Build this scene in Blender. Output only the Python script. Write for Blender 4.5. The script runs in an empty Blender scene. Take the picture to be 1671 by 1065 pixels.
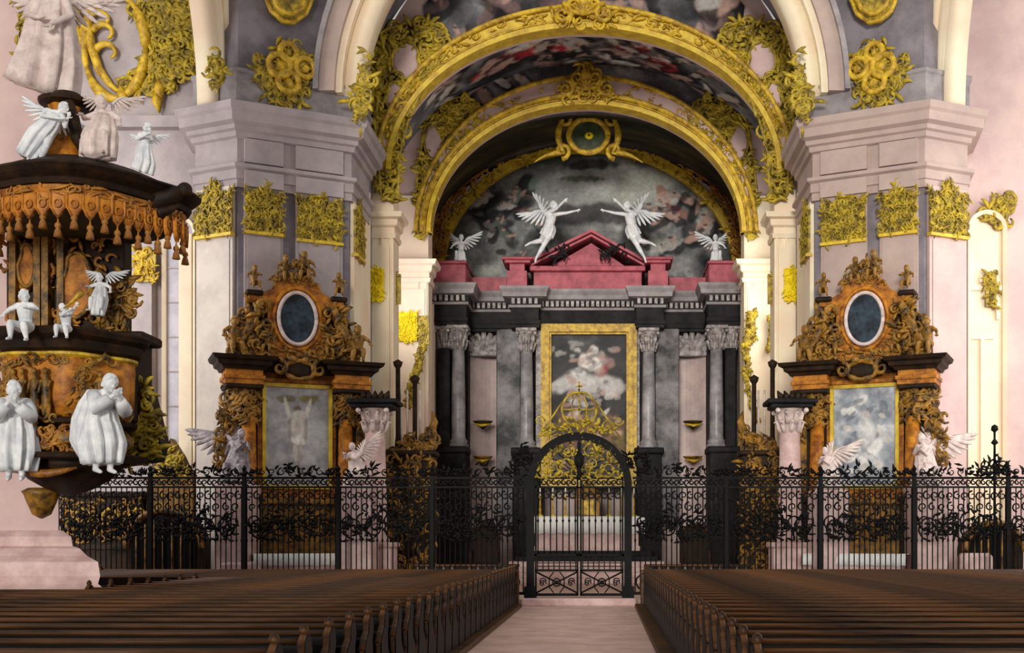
import bpy, math, random
from mathutils import Vector, Matrix, noise
PI = math.pi
SC = bpy.context.scene
COL = SC.collection
FOC, EYE = 1900.0, Vector((0.65, 0.0, 1.75))
def at(px, py, Y):
    return Vector((EYE.x + (px - 985) * Y / FOC, Y, EYE.z - (py - 880) * Y / FOC))
def V(*a): return Vector(a)
# ------------------------------------------------------------------ materials
def lin(c):
    c = c / 255.0
    return c / 12.92 if c <= 0.04045 else ((c + 0.055) / 1.055) ** 2.4
def rgb(c): return (lin(c[0]), lin(c[1]), lin(c[2]), 1.0)
def mat(name, c1, c2=None, rough=.7, scale=3.0, bump=.0, bscale=30.0, metal=0.0, detail=6.0, lo=.38, hi=.62, spec=.3, stretch=(1, 1, 1)):
    m = bpy.data.materials.new(name); m.use_nodes = True
    nt = m.node_tree; N = nt.nodes; L = nt.links
    b = N['Principled BSDF']
    b.inputs['Roughness'].default_value = rough; b.inputs['Metallic'].default_value = metal
    b.inputs['Specular IOR Level'].default_value = spec
    if c2 is None: c2 = tuple(x * .82 for x in c1)
    tc = N.new('ShaderNodeTexCoord'); mp = N.new('ShaderNodeMapping')
    mp.inputs['Scale'].default_value = stretch
    L.new(tc.outputs['Object'], mp.inputs['Vector'])
    n = N.new('ShaderNodeTexNoise'); n.inputs['Scale'].default_value = scale; n.inputs['Detail'].default_value = detail
    n.inputs['Roughness'].default_value = .65
    L.new(mp.outputs['Vector'], n.inputs['Vector'])
    r = N.new('ShaderNodeValToRGB')
    r.color_ramp.elements[0].position = lo; r.color_ramp.elements[1].position = hi
    r.color_ramp.elements[0].color = rgb(c2); r.color_ramp.elements[1].color = rgb(c1)
    L.new(n.outputs['Fac'], r.inputs['Fac']); L.new(r.outputs['Color'], b.inputs['Base Color'])
    if bump > 0:
        n2 = N.new('ShaderNodeTexNoise'); n2.inputs['Scale'].default_value = bscale; n2.inputs['Detail'].default_value = 3
        L.new(mp.outputs['Vector'], n2.inputs['Vector'])
        bp = N.new('ShaderNodeBump'); bp.inputs['Strength'].default_value = bump; bp.inputs['Distance'].default_value = .03
        L.new(n2.outputs['Fac'], bp.inputs['Height']); L.new(bp.outputs['Normal'], b.inputs['Normal'])
    return m
def paintmat(name, rough=.75):
    m = bpy.data.materials.new(name); m.use_nodes = True
    nt = m.node_tree; N = nt.nodes; L = nt.links; b = N['Principled BSDF']
    b.inputs['Roughness'].default_value = rough; b.inputs['Specular IOR Level'].default_value = .2
    a = N.new('ShaderNodeAttribute'); a.attribute_name = 'paint'
    tc = N.new('ShaderNodeTexCoord'); n = N.new('ShaderNodeTexNoise')
    n.inputs['Scale'].default_value = 5; n.inputs['Detail'].default_value = 8; n.inputs['Roughness'].default_value = .7
    L.new(tc.outputs['Object'], n.inputs['Vector'])
    mr = N.new('ShaderNodeMapRange'); mr.inputs['From Min'].default_value = .3; mr.inputs['From Max'].default_value = .7
    mr.inputs['To Min'].default_value = .7; mr.inputs['To Max'].default_value = 1.3
    L.new(n.outputs['Fac'], mr.inputs['Value'])
    mx = N.new('ShaderNodeVectorMath'); mx.operation = 'SCALE'
    L.new(a.outputs['Color'], mx.inputs[0]); L.new(mr.outputs['Result'], mx.inputs['Scale'])
    L.new(mx.outputs['Vector'], b.inputs['Base Color'])
    return m
M = dict(
    cream=mat('cream_plaster', (246, 234, 204), (240, 216, 188), .8, .6, .15, 25),
    pearl=mat('pearl_plaster', (216, 206, 194), (196, 186, 180), .8, 1.2, .2, 20),  # paler face tint, with side light partly put into the colour
    slate=mat('slate_plaster', (140, 132, 138), (112, 106, 114), .8, 1.2, .2, 20),  # grey core, darkened to stand for shade in strips between pilasters
    cream2=mat('pale_pink_plaster', (240, 214, 200), (246, 230, 202), .8, .45, .12, 25),
    lilac=mat('lilac_grey_plaster', (176, 164, 164), (156, 146, 148), .8, .9, .2, 20),
    taupe=mat('taupe_rose_plaster', (190, 168, 158), (174, 154, 147), .8, .8, .2, 20),
    rose=mat('rose_plaster', (216, 188, 182), (200, 172, 170), .8, .9, .15, 20),
    greymarble=mat('veined_grey_marble', (168, 160, 160), (120, 114, 118), .55, 1.6, .05, 20, lo=.3, hi=.7),
    gold=mat('gilding', (222, 184, 44), (150, 112, 20), .5, 4, .25, 22, spec=.5),
    gold2=mat('olive_gilding', (196, 168, 38), (104, 84, 16), .5, 4, .3, 22, spec=.5),
    yellow=mat('bright_gilding', (246, 222, 20), (232, 200, 10), .6, 5, .3, 26),
    goldband=mat('smooth_gilding', (228, 196, 50), (190, 152, 30), .5, 3, .1, 18, spec=.5),
    orangegold=mat('amber_gilding', (186, 124, 38), (122, 72, 20), .5, 4, .3, 22, spec=.5),
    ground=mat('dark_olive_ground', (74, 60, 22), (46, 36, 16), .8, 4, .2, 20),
    wood=mat('amber_carved_wood', (206, 132, 36), (122, 66, 16), .5, 3.5, .2, 18, spec=0.3),
    wooddk=mat('dark_carved_wood', (52, 33, 17), (26, 17, 11), 0.6, 3.5, .2, 18, spec=0.2),
    woodgold=mat('brown_gilt_carving', (172, 122, 36), (50, 34, 13), .5, 4, .3, 20, spec=.45),
    pew=mat('dark_oak', (24, 17, 12), (12, 10, 8), 0.55, 2.2, .15, 12, stretch=(.25, 3, 6), spec=0.2),
    pewtop=mat('worn_oak', (100, 62, 30), (24, 17, 11), 0.5, 2.0, .1, 12, stretch=(.3, 3, 6), spec=0.25),  # worn oak, its tan also painting highlights along rails and edges
    iron=mat('black_wrought_iron', (20, 18, 18), (11, 11, 12), 0.6, 6, .2, 25, spec=0.12),
    floor=mat('rose_stone_floor', (226, 192, 180), (202, 168, 158), .6, 1.2, .05, 20),
    pinkstone=mat('pink_marble', (226, 196, 190), (196, 162, 158), .5, 2.5, .05, 20),
    redmarble=mat('red_marble', (188, 92, 104), (150, 68, 80), .5, 2.2, .05, 20),
    blackmarble=mat('black_veined_marble', (48, 46, 48), (16, 16, 18), 0.6, 1.5, .05, 20, lo=.35, hi=.7, spec=0.12),
    greycol=mat('grey_marble', (176, 172, 174), (96, 94, 98), .4, 1.8, .05, 20, lo=.3, hi=.7, spec=.5),
    cloudmarble=mat('clouded_marble', (150, 144, 146), (22, 22, 25), .4, .9, .05, 20, lo=.36, hi=.66, spec=0.15),
    panel=mat('rose_grey_marble', (212, 188, 182), (184, 164, 162), .5, 1.4, .05, 20),
    palecap=mat('pale_stucco', (196, 186, 184), (120, 114, 114), .6, 5, .3, 20),
    white=mat('white_statuary_marble', (240, 240, 240), (206, 210, 216), .55, 4, .12, 30),
    pinkwhite=mat('rosy_statuary', (232, 214, 206), (196, 176, 172), .6, 4, .12, 30),
    greystat=mat('grey_rose_statuary', (184, 172, 176), (110, 102, 108), .6, 5, .15, 30),
    cloth=mat('white_linen', (250, 249, 246), (236, 236, 236), .8, 3, .2, 14),
    darkglass=mat('window_glass', (176, 170, 182), (150, 146, 160), .3, 2, .05, 10, spec=.5),
    blue=mat('dark_blue_picture', (60, 80, 96), (14, 18, 26), .45, 3.5, .05, 10, lo=.35, hi=.75),
    green=mat('dark_green_picture', (74, 84, 54), (40, 50, 36), .5, 3, .05, 10),
    wax=mat('candle_wax', (240, 232, 210), None, .6, 3),
    fresco=paintmat('fresco_paint'), canvas=paintmat('oil_paint', .5),
)
# ------------------------------------------------------------------ mesh builder
class MB:
    def __init__(s): s.v = []; s.f = []
    def add(s, vs, fs, T=None):
        o = len(s.v)
        s.v += [T @ Vector(v) for v in vs] if T else [Vector(v) for v in vs]
        s.f += [tuple(i + o for i in f) for f in fs]; return s
    def box(s, x0, x1, y0, y1, z0, z1, T=None, bev=0.0):
        b = min(bev, (x1-x0)*.4, (y1-y0)*.4, (z1-z0)*.4)
        if b <= 0:
            vs = [(x, y, z) for z in (z0, z1) for y in (y0, y1) for x in (x0, x1)]
            return s.add(vs, [(0,2,3,1),(4,5,7,6),(0,1,5,4),(2,6,7,3),(0,4,6,2),(1,3,7,5)], T)
        vs = []
        def ring(i, z):
            xa, xb, ya, yb = x0+i, x1-i, y0+i, y1-i
            c = b
            return [(xa+c,ya,z),(xb-c,ya,z),(xb,ya+c,z),(xb,yb-c,z),(xb-c,yb,z),(xa+c,yb,z),(xa,yb-c,z),(xa,ya+c,z)]
        R = [ring(b*.7, z0), ring(0, z0+b), ring(0, z1-b), ring(b*.7, z1)]
        for r in R: vs += r
        fs = [tuple(range(7, -1, -1)), tuple(range(24, 32))]
        for k in range(3):
            for i in range(8): fs.append((k*8+i, k*8+(i+1)%8, k*8+8+(i+1)%8, k*8+8+i))
        return s.add(vs, fs, T)
    def loft(s, rings, closed=True, caps=True, T=None):
        n = len(rings[0]); vs = [p for r in rings for p in r]; fs = []
        for k in range(len(rings)-1):
            for i in range(n if closed else n-1):
                j = (i+1) % n
                fs.append((k*n+i, k*n+j, (k+1)*n+j, (k+1)*n+i))
        if caps and closed:
            fs.append(tuple(range(n-1, -1, -1))); fs.append(tuple(range((len(rings)-1)*n, len(rings)*n)))
        return s.add(vs, fs, T)
    def lathe(s, prof, c=(0, 0, 0), seg=20, sx=1, sy=1, T=None, wave=0, nw=8):
        rings = []
        for r, z in prof:
            rings.append([(c[0]+r*sx*(1+wave*math.cos(nw*2*PI*i/seg))*math.cos(2*PI*i/seg), c[1]+r*sy*(1+wave*math.cos(nw*2*PI*i/seg))*math.sin(2*PI*i/seg), c[2]+z) for i in range(seg)])
        return s.loft(rings, T=T)
    def poly(s, pts, f0, f1):
        """prism: 2D outline pts, f0/f1 map (a,b)->3D for the two ends"""
        return s.loft([[f0(*p) for p in pts], [f1(*p) for p in pts]])
    def prism(s, pts, z0, z1): return s.poly(pts, lambda a, b: (a, b, z0), lambda a, b: (a, b, z1))
    def extr(s, pts, y0, y1): return s.poly(pts, lambda a, b: (a, y0, b), lambda a, b: (a, y1, b))
    def tube(s, pts, rad, seg=6, flat=1.0, nrm=None, T=None):
        pts = [Vector(p) for p in pts]; n = len(pts)
        if not isinstance(rad, (list, tuple)): rad = [rad]*n
        rings = []; prev = None
        for i, p in enumerate(pts):
            t = (pts[min(i+1, n-1)] - pts[max(i-1, 0)])
            if t.length < 1e-9: t = Vector((0, 0, 1))
            t.normalize()
            a = nrm if nrm is not None else (prev if prev is not None else (Vector((0, 0, 1)) if abs(t.z) < .9 else Vector((1, 0, 0))))
            a = Vector(a); e2 = a - t * a.dot(t)
            if e2.length < 1e-6: e2 = t.orthogonal()
            e2.normalize(); e1 = t.cross(e2); prev = e2
            rings.append([p + rad[i]*(e1*math.cos(2*PI*k/seg) + e2*flat*math.sin(2*PI*k/seg)) for k in range(seg)])
        return s.loft(rings, T=T)
    def cap(s, p0, r0, p1, r1, seg=10, flat=1.0, nrm=None):
        p0 = Vector(p0); p1 = Vector(p1); d = p1-p0
        if d.length < 1e-6: d = Vector((0, 0, 1e-4))
        u = d.normalized()
        pts = []; rr = []
        for a in (80, 55, 28): pts.append(p0 - u*r0*math.sin(math.radians(a))); rr.append(r0*math.cos(math.radians(a)))
        for t in (0, .5, 1): pts.append(p0 + d*t); rr.append(r0+(r1-r0)*t)
        for a in (28, 55, 80): pts.append(p1 + u*r1*math.sin(math.radians(a))); rr.append(r1*math.cos(math.radians(a)))
        return s.tube(pts, rr, seg, flat, nrm)
    def ell(s, c, rx, ry, rz, seg=10, rings=7, R=None):
        vs = []; c = Vector(c); rs = []
        for k in range(1, rings):
            a = PI*k/rings - PI/2
            ring = []
            for i in range(seg):
                p = Vector((rx*math.cos(a)*math.cos(2*PI*i/seg), ry*math.cos(a)*math.sin(2*PI*i/seg), rz*math.sin(a)))
                ring.append(c + (R @ p if R else p))
            rs.append(ring)
        top = Vector((0, 0, rz)); 
        o = len(s.v); s.loft(rs, caps=False)
        n = seg; a = len(s.v); s.v += [c - (R @ top if R else top), c + (R @ top if R else top)]
        last = o + (rings-2)*n
        for i in range(n):
            s.f.append((a, o+(i+1) % n, o+i)); s.f.append((a+1, last+i, last+(i+1) % n))
        return s
    def ring(s, cx, cz, a0, b0, a1, b1, y0, y1, t0=0.0, t1=PI, seg=48):
        """arched band of rectangular section in the x-z plane, from y0 to y1"""
        rings = []
        for i in range(seg+1):
            t = t0+(t1-t0)*i/seg; c, q = math.cos(t), math.sin(t)
            rings.append([(cx+a0*c, y0, cz+b0*q), (cx+a1*c, y0, cz+b1*q), (cx+a1*c, y1, cz+b1*q), (cx+a0*c, y1, cz+b0*q)])
        return s.loft(rings)
    def sweep(s, path, prof, closed=False, z=0.0):
        """prof: (offset to the right of travel, height); mitred"""
        path = [Vector((p[0], p[1])) for p in path]; n = len(path); rings = []
        for i, p in enumerate(path):
            dn = []
            if closed or i > 0: d = path[i]-path[i-1]; dn.append(Vector((d.y, -d.x)).normalized())
            if closed or i < n-1: d = path[(i+1) % n]-path[i]; dn.append(Vector((d.y, -d.x)).normalized())
            m = sum(dn, Vector((0, 0))); m.normalize(); k = 1/max(.35, m.dot(dn[0]))
            rings.append([(p.x+m.x*k*o, p.y+m.y*k*o, z+h) for o, h in prof])
        if closed: rings.append(rings[0])
        return s.loft(rings, caps=not closed)
    def mesh(s, name):
        me = bpy.data.meshes.new(name); me.from_pydata([tuple(v) for v in s.v], [], s.f); me.update(); return me
    def build(s, name, m, parent=None, smooth=False):
        return link(name, fixn(s.mesh(name)), m, parent, smooth)
def fixn(me):
    import bmesh
    bm = bmesh.new(); bm.from_mesh(me); bmesh.ops.recalc_face_normals(bm, faces=bm.faces); bm.to_mesh(me); bm.free(); return me
def link(name, me, m, parent=None, smooth=False):
    o = bpy.data.objects.new(name, me); COL.objects.link(o)
    if m is not None:
        me.materials.clear(); me.materials.append(m)
    if parent is not None: o.parent = parent
    if smooth: 
        for p in me.polygons: p.use_smooth = True
    return o
def remesh(mb, name, voxel, smooth=3):
    me = mb.mesh(name + '_raw'); fixn(me); o = bpy.data.objects.new('raw', me); COL.objects.link(o)
    r = o.modifiers.new('r', 'REMESH'); r.mode = 'VOXEL'; r.voxel_size = voxel
    sm = o.modifiers.new('s', 'SMOOTH'); sm.factor = .5; sm.iterations = smooth
    dg = bpy.context.evaluated_depsgraph_get()
    out = bpy.data.meshes.new_from_object(o.evaluated_get(dg)); out.name = name
    bpy.data.objects.remove(o); bpy.data.meshes.remove(me)
    return out
def tag(o, label=None, cat=None, group=None, kind=None):
    if label: o['label'] = label
    if cat: o['category'] = cat
    if group: o['group'] = group
    if kind: o['kind'] = kind
    return o
def thing(name, label, cat, loc=(0, 0, 0), rz=0, group=None):
    o = bpy.data.objects.new(name, None); COL.objects.link(o); o.empty_display_size = .2
    o.location = loc; o.rotation_euler = (0, 0, rz); return tag(o, label, cat, group)
def struct(o): o['kind'] = 'structure'; return o
def copy_tree(o, parent=None):
    c = o.copy(); COL.objects.link(c); c.parent = parent
    for ch in list(o.children): copy_tree(ch, c)
    return c
# ------------------------------------------------------------------ rocaille relief
def rocaille(mb, F, inside, bb, n, s, seed, mix=(.45, .85), depth=.05):
    """scrolls, leaves and beads scattered over the region; F(u,v,w) gives the point w above the surface"""
    rnd = random.Random(seed); k = 0; tries = 0
    while k < n and tries < n*30:
        tries += 1
        u = rnd.uniform(bb[0], bb[1]); v = rnd.uniform(bb[2], bb[3])
        if not inside(u, v): continue
        k += 1; t = rnd.random(); q = s*rnd.uniform(.6, 1.25); w0 = depth*rnd.uniform(.2, 1.4); seg = 5
        nm = (F(u, v, 1) - F(u, v, 0)).normalized()
        if t < mix[0]:
            a0 = rnd.uniform(0, 2*PI); sg = rnd.choice((-1, 1)); tn = rnd.uniform(1.1, 1.9)*PI; pts = []; rr = []
            for i in range(10):
                f = i/9; r = q*.62*(1-.72*f); a = a0+sg*tn*f
                pts.append(F(u+r*math.cos(a), v+r*math.sin(a), w0+q*.1*f)); rr.append(q*(.05+.12*math.sin(PI*min(1, f*.8+.12))))
            mb.tube(pts, rr, seg, .8, nm)
        elif t < mix[1]:
            a0 = rnd.uniform(0, 2*PI); bend = rnd.uniform(-1.2, 1.2); pts = []; rr = []; x, y = u, v
            for i in range(7):
                f = i/6; pts.append(F(x, y, w0+q*.16*math.sin(PI*f*.9))); rr.append(q*(.02+.17*math.sin(PI*f)**.8))
                x += q*.2*math.cos(a0+bend*f); y += q*.2*math.sin(a0+bend*f)
            mb.tube(pts, rr, seg, .55, nm)
        else:
            c = F(u, v, w0); r = q*rnd.uniform(.12, .24); mb.ell(c, r, r, r, 7, 5)
    return mb
def inpoly(pts):
    def f(u, v):
        c = False; j = len(pts)-1
        for i in range(len(pts)):
            (xi, yi), (xj, yj) = pts[i], pts[j]
            if (yi > v) != (yj > v) and u < (xj-xi)*(v-yi)/(yj-yi)+xi: c = not c
            j = i
        return c
    return f
def bbox(pts): return (min(p[0] for p in pts), max(p[0] for p in pts), min(p[1] for p in pts), max(p[1] for p in pts))
def frame(o, u, n):
    """local frame: point + u along, z up, n outward"""
    o = Vector(o); u = Vector(u).normalized(); n = Vector(n).normalized(); z = Vector((0, 0, 1))
    return lambda a, b, w: o + u*a + z*b + n*w
def flipx(F): return lambda a, b, w: Vector((-F(a, b, w).x, F(a, b, w).y, F(a, b, w).z))
def scroll_pts(F, u, v, r, a0, turns, w=.03, n=14, end=.2):
    return [F(u+r*(1-(1-end)*i/(n-1))*math.cos(a0+turns*2*PI*i/(n-1)), v+r*(1-(1-end)*i/(n-1))*math.sin(a0+turns*2*PI*i/(n-1)), w) for i in range(n)]
# ------------------------------------------------------------------ painted surfaces
def fbm(x, y, z=0.0, o=5): return noise.fractal(Vector((x, y, z)), 1.0, 2.0, o)
def painted(name, m, pos, col, nu, nv, parent=None, closed=False):
    vs = []; cs = []
    for j in range(nv+1):
        for i in range(nu+1):
            u, v = i/nu, j/nv; p = pos(u, v); vs.append(p); cs.append(col(u, v, Vector(p)))
    fs = [(j*(nu+1)+i, j*(nu+1)+i+1, (j+1)*(nu+1)+i+1, (j+1)*(nu+1)+i) for j in range(nv) for i in range(nu)]
    me = bpy.data.meshes.new(name); me.from_pydata([tuple(v) for v in vs], [], fs); me.update()
    at_ = me.color_attributes.new('paint', 'FLOAT_COLOR', 'POINT')
    for i, c in enumerate(cs): at_.data[i].color = (c[0], c[1], c[2], 1)  # store the painted colour on each vertex
    return link(name, me, m, parent, True)
def mixc(a, b, t): t = max(0, min(1, t)); return tuple(a[i]*(1-t)+b[i]*t for i in range(3))
def strokes(base, L, x, y):
    """L: (cx,cy,rx,ry,rot_deg,(r,g,b),alpha)"""
    c = base
    for cx, cy, rx, ry, rot, k, al in L:
        dx, dy = x-cx, y-cy
        if abs(dx) > 1.8*max(rx, ry) or abs(dy) > 1.8*max(rx, ry): continue
        a = math.radians(rot); p = (dx*math.cos(a)+dy*math.sin(a))/rx; q = (-dx*math.sin(a)+dy*math.cos(a))/ry
        d = p*p+q*q
        if d < 4:
            d += .9*noise.noise(Vector((x*2.3/max(.15, ry)*.35, y*2.3/max(.15, ry)*.35, cx*7.1)))
            t = max(0, min(1, (1.45-d)/1.0)); c = mixc(c, rgb(k), al*t*t*(3-2*t))
    return c
# ------------------------------------------------------------------ figures
BASE = dict(pel=(0, 0, .52), wai=(0, 0, .61), che=(0, 0, .72), nec=(0, 0, .825), hea=(0, -.012, .925),
            ls=(-.105, 0, .795), le=(-.15, .0, .65), lw=(-.16, -.06, .53), rs=(.105, 0, .795), re=(.15, .0, .65), rw=(.16, -.06, .53),
            lh=(-.05, 0, .5), lk=(-.06, -.03, .28), la=(-.06, .01, .05), lt=(-.07, -.09, .02),
            rh=(.05, 0, .5), rk=(.06, -.03, .28), ra=(.06, .01, .05), rt=(.07, -.09, .02))
def figure(root, m, H, pose, fat=1.0, head=1.0, hair=True, look=(0, -1, -.1), vox=.0105, haircol=None):
    J = dict(BASE); J.update(pose); J = {k: Vector(v)*H for k, v in J.items()}
    b = MB(); h = H*fat
    b.cap(J['pel'], .078*h, J['wai'], .066*h, 12); b.cap(J['wai'], .066*h, J['che'], .082*h, 12)
    b.cap(J['ls'], .036*h, J['rs'], .036*h); b.cap(J['che'], .07*h, (J['ls']+J['rs'])/2, .05*h); b.cap((J['ls']+J['rs'])/2, .04*h, J['nec'], .03*h); b.cap(J['nec'], .03*h, J['hea'], .03*h)
    hr = H*head
    f = Vector(look).normalized(); up = (J['hea']-J['nec']).normalized(); up = (up - f*up.dot(f)).normalized(); sd = f.cross(up)
    R = Matrix((sd, f, up)).transposed()
    hc = J['hea']
    b.ell(hc, .047*hr, .056*hr, .066*hr, 14, 10, R)
    b.ell(hc+f*.012*hr-up*.03*hr, .034*hr, .04*hr, .036*hr, 10, 8, R)          # jaw
    b.cap(hc+f*.052*hr+up*.006*hr, .006*hr, hc+f*.064*hr-up*.012*hr, .009*hr, 6)  # nose
    b.ell(hc+f*.05*hr-up*.029*hr, .014*hr, .006*hr, .005*hr, 6, 5, R)            # lips
    b.ell(hc+f*.046*hr-up*.05*hr, .012*hr, .01*hr, .01*hr, 6, 5, R)             # chin
    for q in (-1, 1):
        b.cap(hc+f*.05*hr+up*.018*hr+sd*q*.008*hr, .006*hr, hc+f*.043*hr+up*.018*hr+sd*q*.03*hr, .006*hr, 6)  # brow
        b.ell(hc+f*.046*hr+up*.004*hr+sd*q*.019*hr, .008*hr, .006*hr, .005*hr, 6, 5, R)
        b.ell(hc+sd*q*.048*hr-up*.005*hr, .007*hr, .012*hr, .018*hr, 6, 5, R)
    for q in 'lr':
        S, E, W = J[q+'s'], J[q+'e'], J[q+'w']
        b.cap(S, .034*h, E, .025*h); b.cap(E, .025*h, W, .0165*h)
        d = (W-E).normalized(); nn = d.orthogonal().normalized() if abs(d.x) > .95 else d.cross(Vector((1, 0, 0))).normalized()
        lat = d.cross(nn).normalized()
        pe = W+d*.045*h; b.cap(W, .015*h, pe, .018*h, 8, .6, nn)
        for i, (o, ln) in enumerate(((-.018, .034), (-.006, .042), (.006, .04), (.018, .03))):
            p0 = pe+lat*o*h; p1 = p0+(d+lat*o*6+nn*.15).normalized()*ln*h*.55; p2 = p1+(d+nn*.55).normalized()*ln*h*.5
            b.cap(p0, .0068*h, p1, .006*h, 6); b.cap(p1, .006*h, p2, .005*h, 6)
        t0 = W+d*.018*h-lat*.015*h; t1 = t0+(d*.6-lat).normalized()*.026*h
        b.cap(t0, .008*h, t1, .0065*h, 6); b.cap(t1, .0065*h, t1+(d-lat*.3).normalized()*.018*h, .0055*h, 6)
        hp, K, A, T = J[q+'h'], J[q+'k'], J[q+'a'], J[q+'t']
        b.cap(J['pel'], .06*h, hp, .06*h); b.cap(hp, .06*h, K, .038*h); b.cap(K+(A-K)*.02, .038*h, K+(A-K)*.3, .04*h); b.cap(K+(A-K)*.3, .04*h, A, .02*h); b.cap(A, .022*h, T, .015*h)
    o = link('body', remesh(b, 'body', H*vox, 2), m, root, True)
    if hair:
        hb = MB(); rnd = random.Random(int(H*1000))
        for i in range(34):
            a = rnd.uniform(0, 2*PI); e = rnd.uniform(-.5, 1.45)
            dv = sd*math.cos(a)*math.cos(e)+f*math.sin(a)*math.cos(e)+up*math.sin(e)
            if dv.dot(f) > .45 and dv.dot(up) < .72: continue
            p = hc + (sd*dv.dot(sd)*.046+f*dv.dot(f)*.055+up*dv.dot(up)*.065)*hr
            hb.ell(p, .017*hr, .017*hr, .015*hr, 7, 5)
        hb.ell(hc+up*.012*hr-f*.01*hr, .05*hr, .054*hr, .062*hr, 12, 8, R)
        link('hair', remesh(hb, 'hair', H*.011, 1), haircol or m, root, True)
    return o, J
def drape(root, m, H, path, rx, ry, folds=11, amp=.09, name='robe', seed=0, seg=66):
    """gathered cloth around a path, with running folds; closed solid"""
    rnd = random.Random(seed); ph = [rnd.uniform(0, 6.28) for _ in range(4)]; mb = MB(); rings = []
    pts = [Vector(p)*H for p in path]; n = len(pts)
    # refine
    P2 = []; RX = []; RY = []
    for i in range(n-1):
        for t in (0, .25, .5, .75):
            P2.append(pts[i].lerp(pts[i+1], t)); RX.append((rx[i]+(rx[i+1]-rx[i])*t)*H); RY.append((ry[i]+(ry[i+1]-ry[i])*t)*H)
    P2.append(pts[-1]); RX.append(rx[-1]*H); RY.append(ry[-1]*H); L = len(P2)
    for i, p in enumerate(P2):
        t = (P2[min(i+1, L-1)]-P2[max(i-1, 0)]).normalized(); e2 = Vector((0, 1, 0)); e2 = (e2-t*e2.dot(t)).normalized(); e1 = t.cross(e2)
        f = i/(L-1); ring = []
        for k in range(seg):
            a = 2*PI*k/seg
            w = 1+amp*(.25+.75*f)*(math.sin(folds*a+ph[0]+1.6*f)+.5*math.sin((folds*2-3)*a+ph[1]-2*f)+.4*math.sin(3*a+ph[2]))
            ring.append(p+e1*RX[i]*w*math.cos(a)+e2*RY[i]*w*math.sin(a))
        rings.append(ring)
    mb.loft(rings); return mb.build(name, m, root, True)
def wing(root, m, base, d, up, span, n=10, name='wing', thick=.02):
    """feathered wing: leading edge runs along d, feathers fan back towards -up"""
    base = Vector(base); d = Vector(d).normalized(); up = Vector(up); up = (up-d*up.dot(d)).normalized(); nm = d.cross(up)
    mb = MB(); le = []
    for i in range(9):
        f = i/8; le.append(base+d*span*.62*f+up*span*.16*math.sin(PI*f*.8))
    mb.tube(le, [span*(.06-.035*i/8) for i in range(9)], 8)
    for layer, (kl, off) in enumerate(((1.0, 0), (.62, .012), (.34, .024))):
        for i in range(n):
            f = i/(n-1); p = base+d*span*.6*f+up*span*.14*math.sin(PI*f*.8)
            ang = math.radians(-100+92*f); ln = span*kl*(.3+.3*f+.12*math.sin(PI*f))
            dr = d*math.cos(ang)+up*math.sin(ang)
            pts = [p+dr*ln*t+nm*(off*span*1.2) for t in (0, .2, .45, .7, .88, 1)]
            mb.tube(pts, [span*x for x in (.03, .045, .052, .05, .035, .008)], 6, .28, nm)
    return mb.build(name, m, root, True)
# ================================================================== SETTING
def S(name, mb, m, smooth=False, parent=None):
    o = mb.build(name, M[m], parent, smooth)
    if parent is None: struct(o)
    return o
S('floor', MB().box(-24, 24, -4, 31.6, -.3, 0), 'floor')
S('floor_choir', MB().box(-24, 24, 31.6, 52, -.3, .12), 'floor')
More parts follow.
